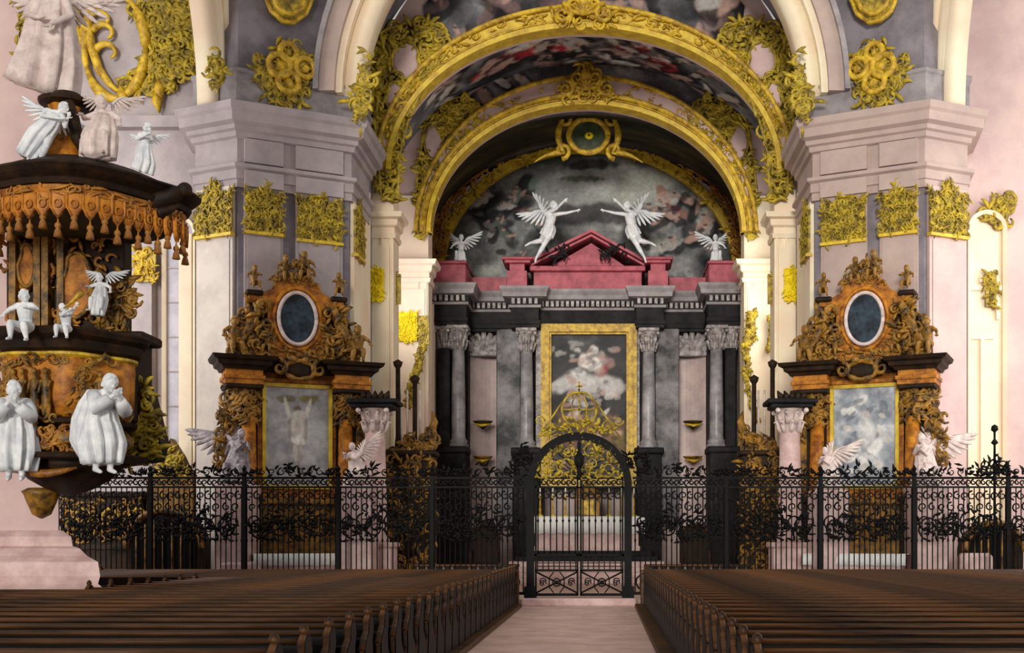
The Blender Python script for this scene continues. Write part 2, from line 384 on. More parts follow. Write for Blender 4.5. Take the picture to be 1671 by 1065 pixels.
# side walls of the transept behind the pulpit and on the right
PIER = {}
for s, side in ((-1, 'left'), (1, 'right')):
    m1 = 'lilac' if s < 0 else 'taupe'
    X = lambda pts: [(p[0]*s, p[1]) for p in (pts if s < 0 else pts[::-1])]  # pts given for +x
    pts = [(7.0, 40), (7.0, 35.0), (9.9, 33.6), (11.25, 34.2), (11.25, 40)]
    pp = [(s*a, b) for a, b in pts]
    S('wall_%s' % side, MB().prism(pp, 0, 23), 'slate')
    S('wall_%s_transept' % side, MB().box(min(s*11.2, s*24), max(s*11.2, s*24), 36, 36.6, 0, 23), 'lilac' if s < 0 else 'rose')
    S('wall_%s_choir' % side, MB().box(min(s*7.5, s*8.2), max(s*7.5, s*8.2), 39.5, 51, 0, 13.6), 'cream2')
    # faces of the pier: outer slab and pilasters, side light partly painted in
    a, b = Vector((s*9.9, 33.6)), Vector((s*7.0, 35.0)); d = (b-a).normalized(); nv = Vector((d.y, -d.x)) if s < 0 else Vector((-d.y, d.x))
    Fp = frame((a.x, a.y, 0), (d.x, d.y, 0), (nv.x, nv.y, 0)); PIER[s] = Fp
    def slab(mb, F, u0, u1, z0, z1, w0, w1):
        q = [(u0, z0), (u1, z0), (u1, z1), (u0, z1)]
        return mb.poly(q, lambda u, v: F(u, v, w0), lambda u, v: F(u, v, w1))
    mb = MB()
    slab(mb, Fp, .16, 1.25, 0, 11.95, -.05, .14); slab(mb, Fp, 1.62, 3.0, 0, 11.95, -.05, .14)
    slab(mb, Fp, .24, 1.17, 2.5, 10.5, .14, .17); slab(mb, Fp, 1.72, 2.9, 2.5, 10.5, .14, .17)
    S('trim_%d' % (1 if s < 0 else 2), mb, m1)
    a2, b2 = Vector((s*9.9, 33.6)), Vector((s*11.25, 34.2)); d2 = (b2-a2).normalized(); n2 = Vector((-d2.y, d2.x)) if s < 0 else Vector((d2.y, -d2.x))
    if n2.y > 0: n2 = -n2
    Fo = frame((a2.x, a2.y, 0), (d2.x, d2.y, 0), (n2.x, n2.y, 0)); PIER[(s, 'o')] = Fo
    mb = MB(); slab(mb, Fo, .1, 1.45, 0, 11.95, -.05, .12); slab(mb, Fo, .2, 1.3, 2.5, 10.4, .12, .15)
    S('trim_%d' % (3 if s < 0 else 4), mb, 'pearl' if s < 0 else 'rose')
    Fj = frame((s*7.0, 35.0, 0), (0, 1, 0), (-s, 0, 0)); PIER[(s, 'j')] = Fj
    mb = MB(); slab(mb, Fj, .15, 1.1, 0, 11.95, -.05, .12); slab(mb, Fj, 1.4, 2.9, 0, 13, -.05, .06)
    S('trim_%d' % (5 if s < 0 else 6), mb, 'cream')  # jamb cream: part tint, part side light put into the colour
    # entablature
    path = [(11.6, 36.2), (11.25, 34.2), (9.9, 33.6), (7.0, 35.0), (7.0, 37.6)]
    path = [(s*x, y) for x, y in path]
    if s > 0: path = path[::-1]
    prof = [(-.3, 11.9), (.1, 11.9), (.1, 12.12), (.15, 12.14), (.15, 12.4), (.26, 12.46), (.26, 12.56), (.08, 12.6), (.08, 13.3), (.18, 13.34), (.2, 13.48), (.3, 13.52), (.32, 13.64), (.5, 13.7), (.52, 13.95), (.6, 14.02), (.64, 14.2), (-.3, 14.22)]
    S('trim_%d' % (7 if s < 0 else 8), MB().sweep(path, prof), m1 if s < 0 else 'taupe')
    # frieze breaks over the pilasters
    mb = MB()
    for u0, u1 in ((.16, 1.25), (1.62, 3.0)):
        slab(mb, Fp, u0, u1, 12.62, 13.3, 0, .2); slab(mb, Fp, u0, u1, 11.92, 12.38, 0, .24)
    S('trim_%d' % (9 if s < 0 else 10), mb, m1)
    # plain block over the cornice
    S('trim_%d' % (11 if s < 0 else 12), MB().sweep(path, [(-.3, 14.2), (.14, 14.2), (.14, 15.15), (.2, 15.2), (.2, 15.3), (-.3, 15.32)]), 'greymarble')
    # side arch mouldings of the crossing springing on the outer edge of the pier
    mb = MB()
    def yz(r0, r1, x0, x1, zc=14.2, yc=27.9):
        rings = []
        for i in range(41):
            t = PI*i/40; c, q = math.cos(t), math.sin(t)
            rings.append([(s*x0, yc+r0*c, zc+r0*1.05*q), (s*x1, yc+r0*c, zc+r0*1.05*q), (s*x1, yc+r1*c, zc+r1*1.05*q), (s*x0, yc+r1*c, zc+r1*1.05*q)])
        mb.loft(rings)
    yz(5.9, 6.8, 10.35, 11.15); yz(5.75, 6.2, 10.5, 11.0); yz(6.3, 6.9, 10.2, 10.4)
    S('trim_%d' % (13 if s < 0 else 14), mb, 'cream', True)
    # choir pilasters with imposts
    for k, (Y, xi, xo, zi, mm) in enumerate(((38.5, 6.3, 7.5, 12.45, 'cream'), (43.5, 5.9, 7.5, 12.1, 'cream2'))):
        if s > 0: mm = 'cream'
        mb = MB().box(min(s*xi, s*xo), max(s*xi, s*xo), Y, Y+1.0, 0, 14.6)
        w = .12; mb.box(min(s*(xi+w), s*(xo-.1)), max(s*(xi+w), s*(xo-.1)), Y-.06, Y, 3, zi-1)
        for x in (xi+.05, xi+.35): mb.box(min(s*x, s*(x+.05)), max(s*x, s*(x+.05)), Y-.05, Y, 2.5, zi)
        mb.box(min(s*(xi-.02), s*xo), max(s*(xi-.02), s*xo), Y-.1, Y+1.1, 0, 1.3)
        S('trim_%d' % (15+2*k+(s > 0)), mb, mm)
        path = [(s*xo, Y), (s*xi, Y), (s*xi, Y+1.0)] if s < 0 else [(s*xi, Y+1.0), (s*xi, Y), (s*xo, Y)]
        S('trim_%d' % (19+2*k+(s > 0)), MB().sweep(path, [(-.2, zi-.75), (.06, zi-.75), (.1, zi-.6), (.04, zi-.58), (.04, zi-.4), (.14, zi-.34), (.16, zi-.15), (.3, zi-.1), (.34, zi+.06), (-.2, zi+.1)]), mm)
    # inner choir jamb beside the high altar
    S('trim_%d' % (23+(s > 0)), MB().box(min(s*6.1, s*7.5), max(s*6.1, s*7.5), 46.3, 47.1, 0, 11.6), 'cream2' if s < 0 else 'cream')
    path = [(s*7.4, 46.3), (s*6.1, 46.3), (s*6.1, 47.1)] if s < 0 else [(s*6.1, 47.1), (s*6.1, 46.3), (s*7.4, 46.3)]
    S('trim_%d' % (25+(s > 0)), MB().sweep(path, [(-.2, 11.3), (.05, 11.3), (.1, 11.5), (.3, 11.6), (.34, 11.8), (-.2, 11.85)]), 'palecap')
# pulpit pier at the left edge
S('wall_left_pier', MB().prism([(-8.62, 19.8), (-10.3, 23.0), (-14, 23.0), (-14, 19.8)], 0, 22), 'rose')
S('baseboard_left', MB().sweep([(-14, 19.8), (-8.62, 19.8), (-10.3, 23.0)], [(-.2, 0), (.62, 0), (.62, .95), (.55, 1.02), (.58, 1.15), (.55, 1.38), (.4, 1.48), (.3, 1.6), (.2, 1.64), (.18, 1.8), (.06, 1.9), (-.2, 1.92)]), 'pinkstone')
# chancel arch: mouldings and the wall above
mb = MB().ring(0, 15.0, 6.62, 6.62, 7.12, 7.12, 34.75, 35.7, seg=56)
S('trim_27', mb, 'cream', True)
S('trim_28', MB().ring(0, 15.0, 7.1, 7.1, 7.32, 7.32, 34.5, 36, seg=56), 'cream', False)
S('trim_29', MB().ring(0, 15.0, 7.3, 7.3, 7.75, 7.75, 34.35, 36, seg=56), 'taupe', False)
S('trim_30', MB().ring(0, 15.0, 7.75, 7.75, 7.9, 7.9, 34.2, 36, seg=56), 'greymarble', False)
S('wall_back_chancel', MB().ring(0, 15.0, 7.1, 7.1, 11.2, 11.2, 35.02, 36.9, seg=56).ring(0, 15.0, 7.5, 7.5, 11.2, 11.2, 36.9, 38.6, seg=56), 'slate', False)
# ------------------------------------------------------------------ choir vaults
A1 = dict(a=6.37, b=4.68, z=13.9, y=38.5); A2 = dict(a=5.8, b=4.72, z=13.2, y=43.5)
AP = dict(a=6.2, b=4.65, z=13.7, y=50.0)
def wall_over(name, A, thick, a1, b1, m):
    """spandrel wall over an elliptical arch"""
    return S(name, MB().ring(0, A['z'], A['a'], A['b'], a1, b1, A['y']+.08, A['y']+thick, seg=64), m)
wall_over('ceiling_spandrel', A1, .5, 7.6, 9.0, 'rose')
wall_over('ceiling_spandrel_inner', A2, .5, 7.4, 8.0, 'rose')
DK = [(44, 44, 48), (92, 92, 96), (138, 138, 140), (30, 30, 32)]
def sky(x, y, sc, seed, lo=(52, 52, 56), mid=(108, 108, 112), hi=(178, 178, 174)):
    f = fbm(x*sc, y*sc, seed)*.55+.45; g = fbm(x*sc*2.6, y*sc*2.6, seed+9)*.25
    f += g
    return mixc(rgb(lo), rgb(mid), f*1.7) if f < .55 else mixc(rgb(mid), rgb(hi), (f-.55)*2.2)
RED, FL, LT, BK, WH = (168, 44, 58), (180, 148, 136), (176, 172, 168), (24, 23, 26), (212, 208, 204)
def figs(rnd, n, xr, yr, s, pal):
    L = []
    for _ in range(n):
        x, y = rnd.uniform(*xr), rnd.uniform(*yr); k = rnd.choice(pal); r = rnd.uniform(-70, 70); q = s*rnd.uniform(.6, 1.3)
        L += [(x+.18*q, y-.15*q, .75*q, .34*q, r, BK, .8), (x, y, .55*q, .2*q, r, k, .85), (x+.3*q*math.cos(math.radians(r+40)), y+.3*q*math.sin(math.radians(r+40)), .3*q, .1*q, r+60, FL, .7),
              (x-.1*q, y+.32*q, .12*q, .13*q, 0, FL, .8), (x-.08*q, y+.4*q, .13*q, .07*q, 0, BK, .7)]
    return L
# fresco on the wall bay in front of the first gilded arch (dark, high up)
R1 = random.Random(3); L1 = figs(R1, 44, (-6, 6), (17.5, 20.6), 1.1, [LT, FL, (120, 96, 96), (150, 130, 128)])
def ellring(A, k0a, k0b, k1a, k1b, y, t0, t1):
    return lambda u, v: (((A['a']+k0a)*(1-v)+(A['a']+k1a)*v)*math.cos(t0+(t1-t0)*u), y, A['z']+((A['b']+k0b)*(1-v)+(A['b']+k1b)*v)*math.sin(t0+(t1-t0)*u))
f1 = painted('ceiling_fresco_front', M['fresco'], ellring(A1, .6, .5, .9, 3.4, 38.54, .75, PI-.75), lambda u, v, p: strokes(sky(p.x, p.z, .55, 1.0), L1, p.x, p.z), 260, 60)
struct(f1)
# first vault with the red-robed figures
R2 = random.Random(11); L2 = []
for cx, cy, q in ((-2.5, 42.0, 1.4), (1.9, 42.0, 1.5), (2.7, 42.6, 1.1), (-3.6, 42.6, 1.1), (-.9, 42.0, 1.0)):
    L2 += [(cx+.3, cy+.2, q*.9, q*.5, 20, BK, .85), (cx, cy, q*.6, q*.28, R2.uniform(-40, 40), RED, .95), (cx+.35*q, cy-.2*q, q*.34, q*.13, 50, (196, 80, 84), .9), (cx-.3*q, cy+.2*q, q*.3, q*.14, -30, FL, .85), (cx-.15*q, cy-.3*q, q*.14, q*.15, 0, FL, .9)]
L2 += figs(R2, 60, (-5.6, 5.6), (41.0, 43.4), .9, [LT, FL, (150, 120, 116), WH, (110, 100, 104)])
def barrel(a, b, z, y0, y1, t0=.02): return lambda u, v: (a*math.cos(t0+(PI-2*t0)*u), y0+(y1-y0)*v, z+b*math.sin(t0+(PI-2*t0)*u))
struct(painted('ceiling', M['fresco'], barrel(7.4, 5.2, 14.3, 38.95, 43.6), lambda u, v, p: strokes(sky(p.x, p.y, .5, 2.0), L2, p.x, p.y), 300, 70))
R3 = random.Random(5); L3 = figs(R3, 22, (-5.2, 5.2), (17.2, 18.9), .8, [LT, FL, (140, 60, 66), WH])
struct(painted('ceiling_fresco_inner', M['fresco'], ellring(A2, .9, .8, 1.1, 1.9, 43.53, .7, PI-.7), lambda u, v, p: strokes(sky(p.x, p.z, .55, 4.0), L3, p.x, p.z), 240, 30))
# second vault: grey bands and an olive painted field
def v2col(u, v, p):
    c = sky(p.x*.8, p.y, .5, 6.0, (60, 58, 62), (120, 114, 118), (150, 146, 150))
    if v > .33: c = mixc(sky(p.x*.5, p.y*2, .5, 7.0, (28, 26, 24), (66, 60, 36), (104, 92, 60)), c, 0 if v > .36 else 1-(v-.33)/.03)
    if v > .82: c = sky(p.x, p.y*3, .6, 8.0, (38, 36, 38), (70, 66, 66), (110, 104, 104))
    return c
struct(painted('ceiling_inner', M['fresco'], barrel(7.0, 5.05, 13.5, 43.95, 50.0), v2col, 160, 44))
# closing wall with the big lunette painting
S('wall_back', MB().box(-8, 8, 50.05, 50.6, 0, 20), 'panel')
LUN = []
RL = random.Random(21)
def lun(px, py): return ((px-960)/38.0, 1.75+(880-py)/38.0)
for px, py, rx, ry, rot, k, al in ((960, 320, 150, 36, 0, (164, 164, 160), .6), (1060, 300, 70, 26, -20, (178, 180, 168), .7), (880, 300, 60, 20, 10, (140, 142, 142), .6), (958, 268, 44, 9, 0, BK, .8), (950, 292, 36, 5, 0, (60, 76, 52), .7), (900, 262, 30, 8, 0, (60, 76, 56), .6),
    (960, 350, 90, 18, 0, BK, .75), (860, 305, 14, 22, 20, BK, .9), (872, 300, 8, 14, 30, (120, 140, 128), .8), (820, 330, 30, 14, 20, BK, .8), (795, 355, 26, 20, 0, BK, .85), (845, 340, 14, 5, 10, (150, 90, 92), .8), (845, 352, 9, 8, 0, BK, .9),
    (1078, 312, 9, 9, 0, (150, 110, 96), .9), (1082, 330, 12, 18, 15, FL, .7), (1098, 338, 14, 6, 30, (150, 60, 66), .7), (1114, 350, 10, 8, 0, (140, 100, 86), .8), (1130, 345, 9, 20, 10, BK, .9), (1140, 335, 4, 16, 15, FL, .8), (1128, 380, 16, 22, 0, BK, .85), (1150, 360, 5, 14, 20, FL, .7),
    (1085, 362, 10, 20, 10, (150, 146, 142), .7), (1145, 385, 14, 10, 40, FL, .55), (1095, 425, 34, 16, 10, (140, 134, 134), .6), (960, 385, 40, 20, 0, (128, 128, 126), .6), (820, 405, 26, 14, 0, (120, 120, 118), .6), (818, 412, 8, 6, 0, BK, .8), (1160, 400, 10, 10, 0, (130, 92, 78), .7), (780, 310, 18, 10, 30, LT, .5), (770, 372, 14, 10, 0, LT, .4), (880, 400, 24, 30, 20, BK, .6), (1040, 380, 26, 34, 0, BK, .6)):
    x, z = lun(px, py); LUN.append((x, z, rx/38, ry/38, -rot, k, al))
LUN += figs(RL, 16, (-5.4, -2.2), (13.9, 16.8), .7, [LT, (120, 116, 118), (96, 104, 100)]) + figs(RL, 14, (2.2, 5.4), (13.9, 16.8), .7, [LT, FL, (120, 116, 118)])
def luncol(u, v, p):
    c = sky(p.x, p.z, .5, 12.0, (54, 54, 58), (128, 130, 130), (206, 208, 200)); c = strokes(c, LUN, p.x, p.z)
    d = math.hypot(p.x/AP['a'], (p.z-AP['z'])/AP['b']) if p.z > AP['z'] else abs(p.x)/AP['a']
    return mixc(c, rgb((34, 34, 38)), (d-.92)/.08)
lroot = thing('lunette_painting', 'huge half-round painting of dark clouds and figures above the red pediment', 'painting', (0, 0, 0))
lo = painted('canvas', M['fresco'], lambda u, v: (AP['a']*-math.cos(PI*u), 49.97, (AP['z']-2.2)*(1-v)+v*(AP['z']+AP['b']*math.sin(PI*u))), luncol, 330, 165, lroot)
# ================================================================== GILDED STUCCO
def mw(root): return Matrix.LocRotScale(root.location, root.rotation_euler, root.scale)
def W(mb, name, m, root, smooth=False):
    """part given in world coordinates, stored in the root's own frame"""
    I = mw(root).inverted(); mb.v = [I @ v for v in mb.v]; return mb.build(name, M[m] if isinstance(m, str) else m, root, smooth)
def FY(Y): return lambda a, b, w: Vector((a, Y-w, b))
def PX(L, Y): return [(at(a, b, Y).x, at(a, b, Y).z) for a, b in L]
def mirror(mb):
    mb.v = [Vector((-v.x, v.y, v.z)) for v in mb.v]; return mb
def relief(name, label, cat, F, poly, n, s, seed, m='gold', plate=None, group=None, flip=False, holes=(), rim=None, mix=(.45, .85), pw=.03, part='scrollwork'):
    """a piece of relief; poly and holes in the (u,v) of F"""
    c = (sum(p[0] for p in poly)/len(poly), min(p[1] for p in poly)); b = F(c[0], c[1], 0)
    if flip: b.x = -b.x
    root = thing(name, label, cat, b, 0, group); ip = inpoly(poly)
    def ins(u, v):
        if not ip(u, v): return False
        return all(((u-h[0])/h[2])**2+((v-h[1])/h[3])**2 > 1 for h in holes)
    f = mirror if flip else (lambda q: q)
    mb = rocaille(MB(), F, ins, bbox(poly), n, s, seed, mix, .05)
    # a rolling border follows the outline
    k = len(poly)
    for i in range(k):
        p, q = poly[i], poly[(i+1) % k]; L = math.hypot(q[0]-p[0], q[1]-p[1])
        if L < s*.5 or rim == 0: continue
        mb.tube([F(p[0]+(q[0]-p[0])*t/5, p[1]+(q[1]-p[1])*t/5, .05+.03*math.sin(PI*t/5)) for t in range(6)], [s*.06+s*.1*math.sin(PI*(t+.5)/6) for t in range(6)], 6)
    W(f(mb), part, m, root, True)
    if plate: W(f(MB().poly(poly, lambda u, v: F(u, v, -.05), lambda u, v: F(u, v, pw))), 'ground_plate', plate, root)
    if holes:
        a = MB(); r = MB()
        for h in holes:
            pts = [(h[0]+h[2]*math.cos(2*PI*i/24), h[1]+h[3]*math.sin(2*PI*i/24)) for i in range(24)]
            a.loft([[F(u, v, -.04) for u, v in pts], [F(u, v, .05) for u, v in pts], [F(h[0]+(u-h[0])*.7, h[1]+(v-h[1])*.7, .09) for u, v in pts]])
            r.tube([F(u, v, .08) for u, v in pts+pts[:1]], s*.1, 6)
        W(f(a), 'cartouche', 'rose', root, True); W(f(r), 'cartouche_rim', m, root, True)
    return root
def Farch(A, y): return lambda u, r, w: Vector(((A['a']+r)*math.cos(u/6), y-w, A['z']+(A['b']+r)*math.sin(u/6)))
def arch_thing(label, A, k1, y0, y1, seed, mband, inner, outer, n, s, pink=None):
    root = thing('gilded_arch', label, 'arch', (0, y0, A['z']))
    W(MB().ring(0, A['z'], A['a'], A['b'], A['a']+k1[0], A['b']+k1[1], y0, y1, seg=72), 'arch_band', mband, root)
    W(MB().ring(0, A['z'], A['a']-.03, A['b']-.03, A['a']+.13, A['b']+.14, y0-.12, y1+.02, seg=72), 'inner_moulding', inner, root)
    mb = MB()
    for i in range(73):
        t = PI*i/72
    mb.tube([((A['a']+k1[0]+.02)*math.cos(PI*i/72), y0-.05, A['z']+(A['b']+k1[1]+.02)*math.sin(PI*i/72)) for i in range(73)], .09, 8)
    mb.tube([((A['a']+.2)*math.cos(PI*i/72), y0-.03, A['z']+(A['b']+.22)*math.sin(PI*i/72)) for i in range(73)], .04, 6)
    W(mb, 'rope_moulding', outer, root, True)
    kk = lambda u: .5*(k1[0]+k1[1])
    mb = rocaille(MB(), lambda u, r, w: Farch(A, y0)(u, r*(k1[0]+(k1[1]-k1[0])*math.sin(u/6)), w), lambda u, v: True, (.2, 6*PI-.2, .3, .92), n, s, seed, (.3, .8), .03)
    W(mb, 'leaf_scrolls', outer, root, True)
    return root
a1 = arch_thing('broad gilded arch with bright yellow inner edge, outermost of the choir arches', A1, (.45, .66), 38.3, 38.75, 31, 'goldband', 'goldband', 'gold', 170, .3)
a2 = arch_thing('second gilded arch, pink between two gold rims, in front of the lunette', A2, (.5, 1.0), 43.3, 43.75, 32, 'rose', 'goldband', 'gold', 90, .26)
mb = MB().tube([((A2['a']+.3)*math.cos(PI*i/72), 43.26, A2['z']+(A2['b']+.36)*math.sin(PI*i/72)) for i in range(73)], .1, 8)
W(mb, 'gold_fillet', 'gold', a2, True)
def crest(root, A, y0, hw, h0, h1, seed, s, n):
    pts = [(-hw, h0), (-hw*.75, h0-.35), (hw*.75, h0-.35), (hw, h0), (hw*.8, h0+.35), (hw*.55, h0+.3), (hw*.35, h1*.75), (0, h1), (-hw*.35, h1*.75), (-hw*.55, h0+.3), (-hw*.8, h0+.35)]
    F = lambda a, b, w: Vector((a, y0-w, A['z']+A['b']+b))
    mb = rocaille(MB(), F, inpoly(pts), bbox(pts), n, s, seed, (.5, .85), .1)
    for q in (-1, 1):
        mb.tube(scroll_pts(F, q*hw*.6, h0+.05, .33, PI/2, q*1.3, .15), [.1-.05*i/13 for i in range(14)], 6)
        mb.tube(scroll_pts(F, q*hw*.25, h1*.55, .26, -PI/2, q*1.2, .18), [.09-.05*i/13 for i in range(14)], 6)
    mb.ell(F(0, h1*.62, .15), .2, .14, .28)
    for i in range(7):
        a = PI*(i+.5)/7; mb.tube([F(0, h0, .15), F(.28*math.cos(a), h0+.3*math.sin(a), .22), F(.5*math.cos(a), h0+.5*math.sin(a), .12)], [.03, .08, .03], 6)
    W(mb, 'crest', 'gold', root, True)
crest(a1, A1, 38.2, 1.15, .3, 1.15, 5, .36, 60); crest(a2, A2, 43.2, 1.25, .45, 1.6, 6, .36, 70)
# spandrel stucco of both arches
P1 = PX([(648, 330), (622, 320), (616, 250), (610, 180), (606, 110), (612, 58), (648, 40), (690, 34), (724, 46), (738, 74), (716, 104), (690, 142), (668, 190), (654, 240)], 38.3)
H1 = [(at(662, 98, 38.3).x, at(662, 98, 38.3).z, .46, .62), (at(645, 158, 38.3).x, at(645, 158, 38.3).z, .33, .5), (at(630, 225, 38.3).x, at(630, 225, 38.3).z, .16, .4)]
P2 = PX([(696, 380), (684, 390), (678, 320), (684, 262), (694, 200), (712, 172), (748, 158), (776, 164), (790, 186), (766, 214), (738, 246), (716, 288), (704, 330)], 43.35)
H2 = [(at(708, 232, 43.35).x, at(708, 232, 43.35).z, .36, .66), (at(696, 286, 43.35).x, at(696, 286, 43.35).z, .2, .4)]
for s, sd in ((-1, 'left'), (1, 'right')):
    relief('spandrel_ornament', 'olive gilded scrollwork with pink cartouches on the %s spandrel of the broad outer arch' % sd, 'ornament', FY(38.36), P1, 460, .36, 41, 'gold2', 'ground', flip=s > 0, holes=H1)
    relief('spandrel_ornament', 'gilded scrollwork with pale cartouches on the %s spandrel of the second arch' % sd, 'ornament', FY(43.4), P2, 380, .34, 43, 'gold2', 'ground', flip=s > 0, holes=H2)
    P3 = PX([(736, 330), (716, 420), (704, 420), (706, 370), (722, 320), (744, 272), (772, 252), (796, 262), (790, 282), (762, 298)], 47.6)
    relief('lunette_ornament', 'amber gilded scrolls at the %s edge of the lunette painting' % sd, 'ornament', FY(49.5), [(x*1.0, z) for x, z in PX([(724, 345), (716, 420), (708, 420), (708, 370), (722, 318), (744, 276), (772, 256), (796, 262), (788, 280), (760, 300)], 49.5)], 220, .34, 45, 'orangegold', 'ground', flip=s > 0)
    P4 = PX([(603, 70), (608, 110), (600, 170), (588, 208), (578, 190), (570, 150), (586, 115)], 34.3)
    relief('gilded_garland', 'narrow gilded leaf drop on the cream chancel arch, %s side' % sd, 'garland', FY(34.42), P4, 70, .32, 47, 'gold2', None, flip=s > 0, rim=0)
    # cartouches on the curved wall over the cornice
    Fp = PIER[-1]
    def uv(px, py):   # point of the left pier face seen there
        best = min(((abs(985+1900*(Fp(u/100, 0, .2).x-.65)/Fp(u/100, 0, .2).y-px), u/100) for u in range(-100, 420)), key=lambda q: q[0])[1]
        return best, EYE.z-(py-880)*Fp(best, 0, .2).y/FOC
    Pc = [uv(*p) for p in ((466, 178), (440, 158), (422, 125), (416, 84), (440, 92), (452, 74), (484, 72), (492, 95), (515, 92), (512, 128), (496, 150), (486, 176))]
    rt = relief('gilded_cartouche', 'cluster of gilded scrolls and roundels above the %s pier cornice' % sd, 'ornament', lambda a, b, w: Fp(a, b, w+.15), Pc, 220, .3, 49, 'gold2', None, flip=s > 0, rim=0)
    mb = MB(); FF = lambda a, b, w: Fp(a, b, w+.15)
    for (px, py, r) in ((456, 108, .32), (470, 135, .3), (497, 112, .28), (470, 86, .24)):
        u, v = uv(px, py); mb.tube([FF(u+r*math.cos(2*PI*i/20), v+r*math.sin(2*PI*i/20), .12) for i in range(21)], .09, 7); mb.ell(FF(u, v, .02), r*.55, .12, r*.55)
    if s > 0: mirror(mb)
    W(mb, 'roundels', 'gold', rt, True)
    u, v = uv(470, 2)
    sh = [(u-.72, v+.9), (u+.72, v+.9), (u+.7, v+.2), (u+.5, v-.3), (u+.15, v-.62), (u-.15, v-.62), (u-.5, v-.4), (u-.7, v+.1)]
    rt = thing('gilded_shield', 'smooth olive gilded shield at the top edge above the %s scroll cluster' % sd, 'ornament', (s*-FF(u, v, 0).x*-1 if s < 0 else -FF(u, v, 0).x, FF(u, v, 0).y, FF(u, v, 0).z))
    mb = MB().loft([[FF(a, b, -.1) for a, b in sh], [FF(a, b, .1) for a, b in sh], [FF(u+(a-u)*.7, v+(b-v)*.7, .26) for a, b in sh]])
    m2 = MB()
    for k in (1.0, .72): m2.tube([FF(u+(a-u)*k, v+(b-v)*k, .12 if k == 1 else .26) for a, b in sh+sh[:1]], .07, 6)
    if s > 0: mirror(mb); mirror(m2)
    W(mb, 'shield', 'gold2', rt, False); W(m2, 'rim', 'gold', rt, True)
    # gilded capitals, four to a pier
    for kk, (F, u0, u1, z0, z1, where) in enumerate(((PIER[(s, 'o')], .08, 1.4, 10.55, 11.8, 'outer face'), (PIER[s], .2, 1.22, 10.62, 11.8, 'outer pilaster of the front face'), (PIER[s], 1.66, 2.97, 10.55, 11.78, 'inner pilaster of the front face'), (PIER[(s, 'j')], .12, 1.15, 10.35, 11.7, 'narrow inner face toward the choir'))):
        F2 = (lambda F: lambda a, b, w: F(a, b, w+.16))(F); wd = u1-u0
        pg = [(u0, z0), (u1, z0), (u1, z1-.15), (u1+.06, z1), (u0+wd*.7, z1-.02), (u0+wd*.62, z1+.2), (u0+wd*.5, z1+.38), (u0+wd*.38, z1+.2), (u0+wd*.3, z1-.02), (u0-.06, z1), (u0, z1-.15)]
        rt = relief('gilded_capital', 'gilded leaf capital on the %s of the %s pier' % (where, sd), 'capital', F2, pg, 330, .19, 51+kk, 'gold2', 'gold2', pw=.02, rim=0)
        W(MB().poly([(u0-.03, z0-.06), (u1+.03, z0-.06), (u1+.03, z0+.03), (u0-.03, z0+.03)], lambda a, b: F2(a, b, -.1), lambda a, b: F2(a, b, .1)), 'lower_fillet', 'goldband', rt)
# bright and dull gilded fields on the choir pilasters
def field(label, px0, px1, py0, py1, Y, m, seed, flip=False, plate=None, name='gilded_relief', n=130, s=.15, rim=0):
    return relief(name, label, 'ornament', FY(Y), PX([(px0, py1), (px1, py1), (px1, py0), (px0, py0)], Y), n, s, seed, m, plate or m, flip=flip, rim=rim)
for s, sd in ((-1, 'left'), (1, 'right')):
    field('bright yellow gilded square high on the first %s choir pilaster' % sd, 581, 626, 438, 491, 38.34, 'yellow', 60, s > 0, 'yellow')
    field('dark gilded strip beside the bright yellow square, %s choir pilaster' % sd, 634, 654, 447, 496, 39.0, 'gold2', 61, s > 0, None, n=40)
field('smaller bright yellow gilded square low on the second left choir pilaster', 647, 681, 509, 556, 43.36, 'yellow', 62, False, 'yellow')
field('dull gilded strip on the corner of the second left choir pilaster', 683, 700, 515, 562, 43.34, 'gold2', 63, False, None, n=40)
field('dull gilded block on the second right choir pilaster', 680, 694, 514, 556, 43.36, 'gold2', 64, True, None, n=36)
def garland(label, pts, Y, m, seed, flip=False, wdt=.26):
    P = PX(pts, Y); rnd = random.Random(seed); mb = MB(); k = len(P)
    rt = thing('hanging_garland', label, 'garland', ((-1 if flip else 1)*P[-1][0], Y, P[-1][1]))
    for i in range(k-1):
        for j in range(9):
            t = j/9; x = P[i][0]+(P[i+1][0]-P[i][0])*t; z = P[i][1]+(P[i+1][1]-P[i][1])*t
            for q in range(2):
                a = rnd.uniform(0, 6.28); l = wdt*rnd.uniform(.6, 1.2)
                mb.tube([(x, Y-.08, z), (x+l*.5*math.cos(a), Y-.16, z+l*.5*math.sin(a)), (x+l*math.cos(a), Y-.1, z+l*math.sin(a))], [.04, .1, .015], 5)
            mb.ell((x+rnd.uniform(-.1, .1), Y-.14, z), .09, .07, .09, 7, 5)
    if flip: mirror(mb)
    W(mb, 'leaves', m, rt, True)
    m2 = MB().tube([(x, Y-.06, z) for x, z in P], .05, 6)
    if flip: mirror(m2)
    W(m2, 'ribbon', 'wooddk', rt, True); return rt
garland('gilded garland hanging down the second left choir pilaster', [(690, 568), (682, 600), (672, 630), (668, 668)], 43.2, 'gold2', 70)
garland('dark gilded garland hanging down the second right choir pilaster', [(684, 512), (688, 540), (698, 565), (694, 620), (678, 690)], 43.2, 'gold2', 71, True)
garland('gilded sprig on the right choir pilaster under the dull block', [(655, 520), (652, 545), (660, 570)], 43.1, 'gold2', 72, True, .2)
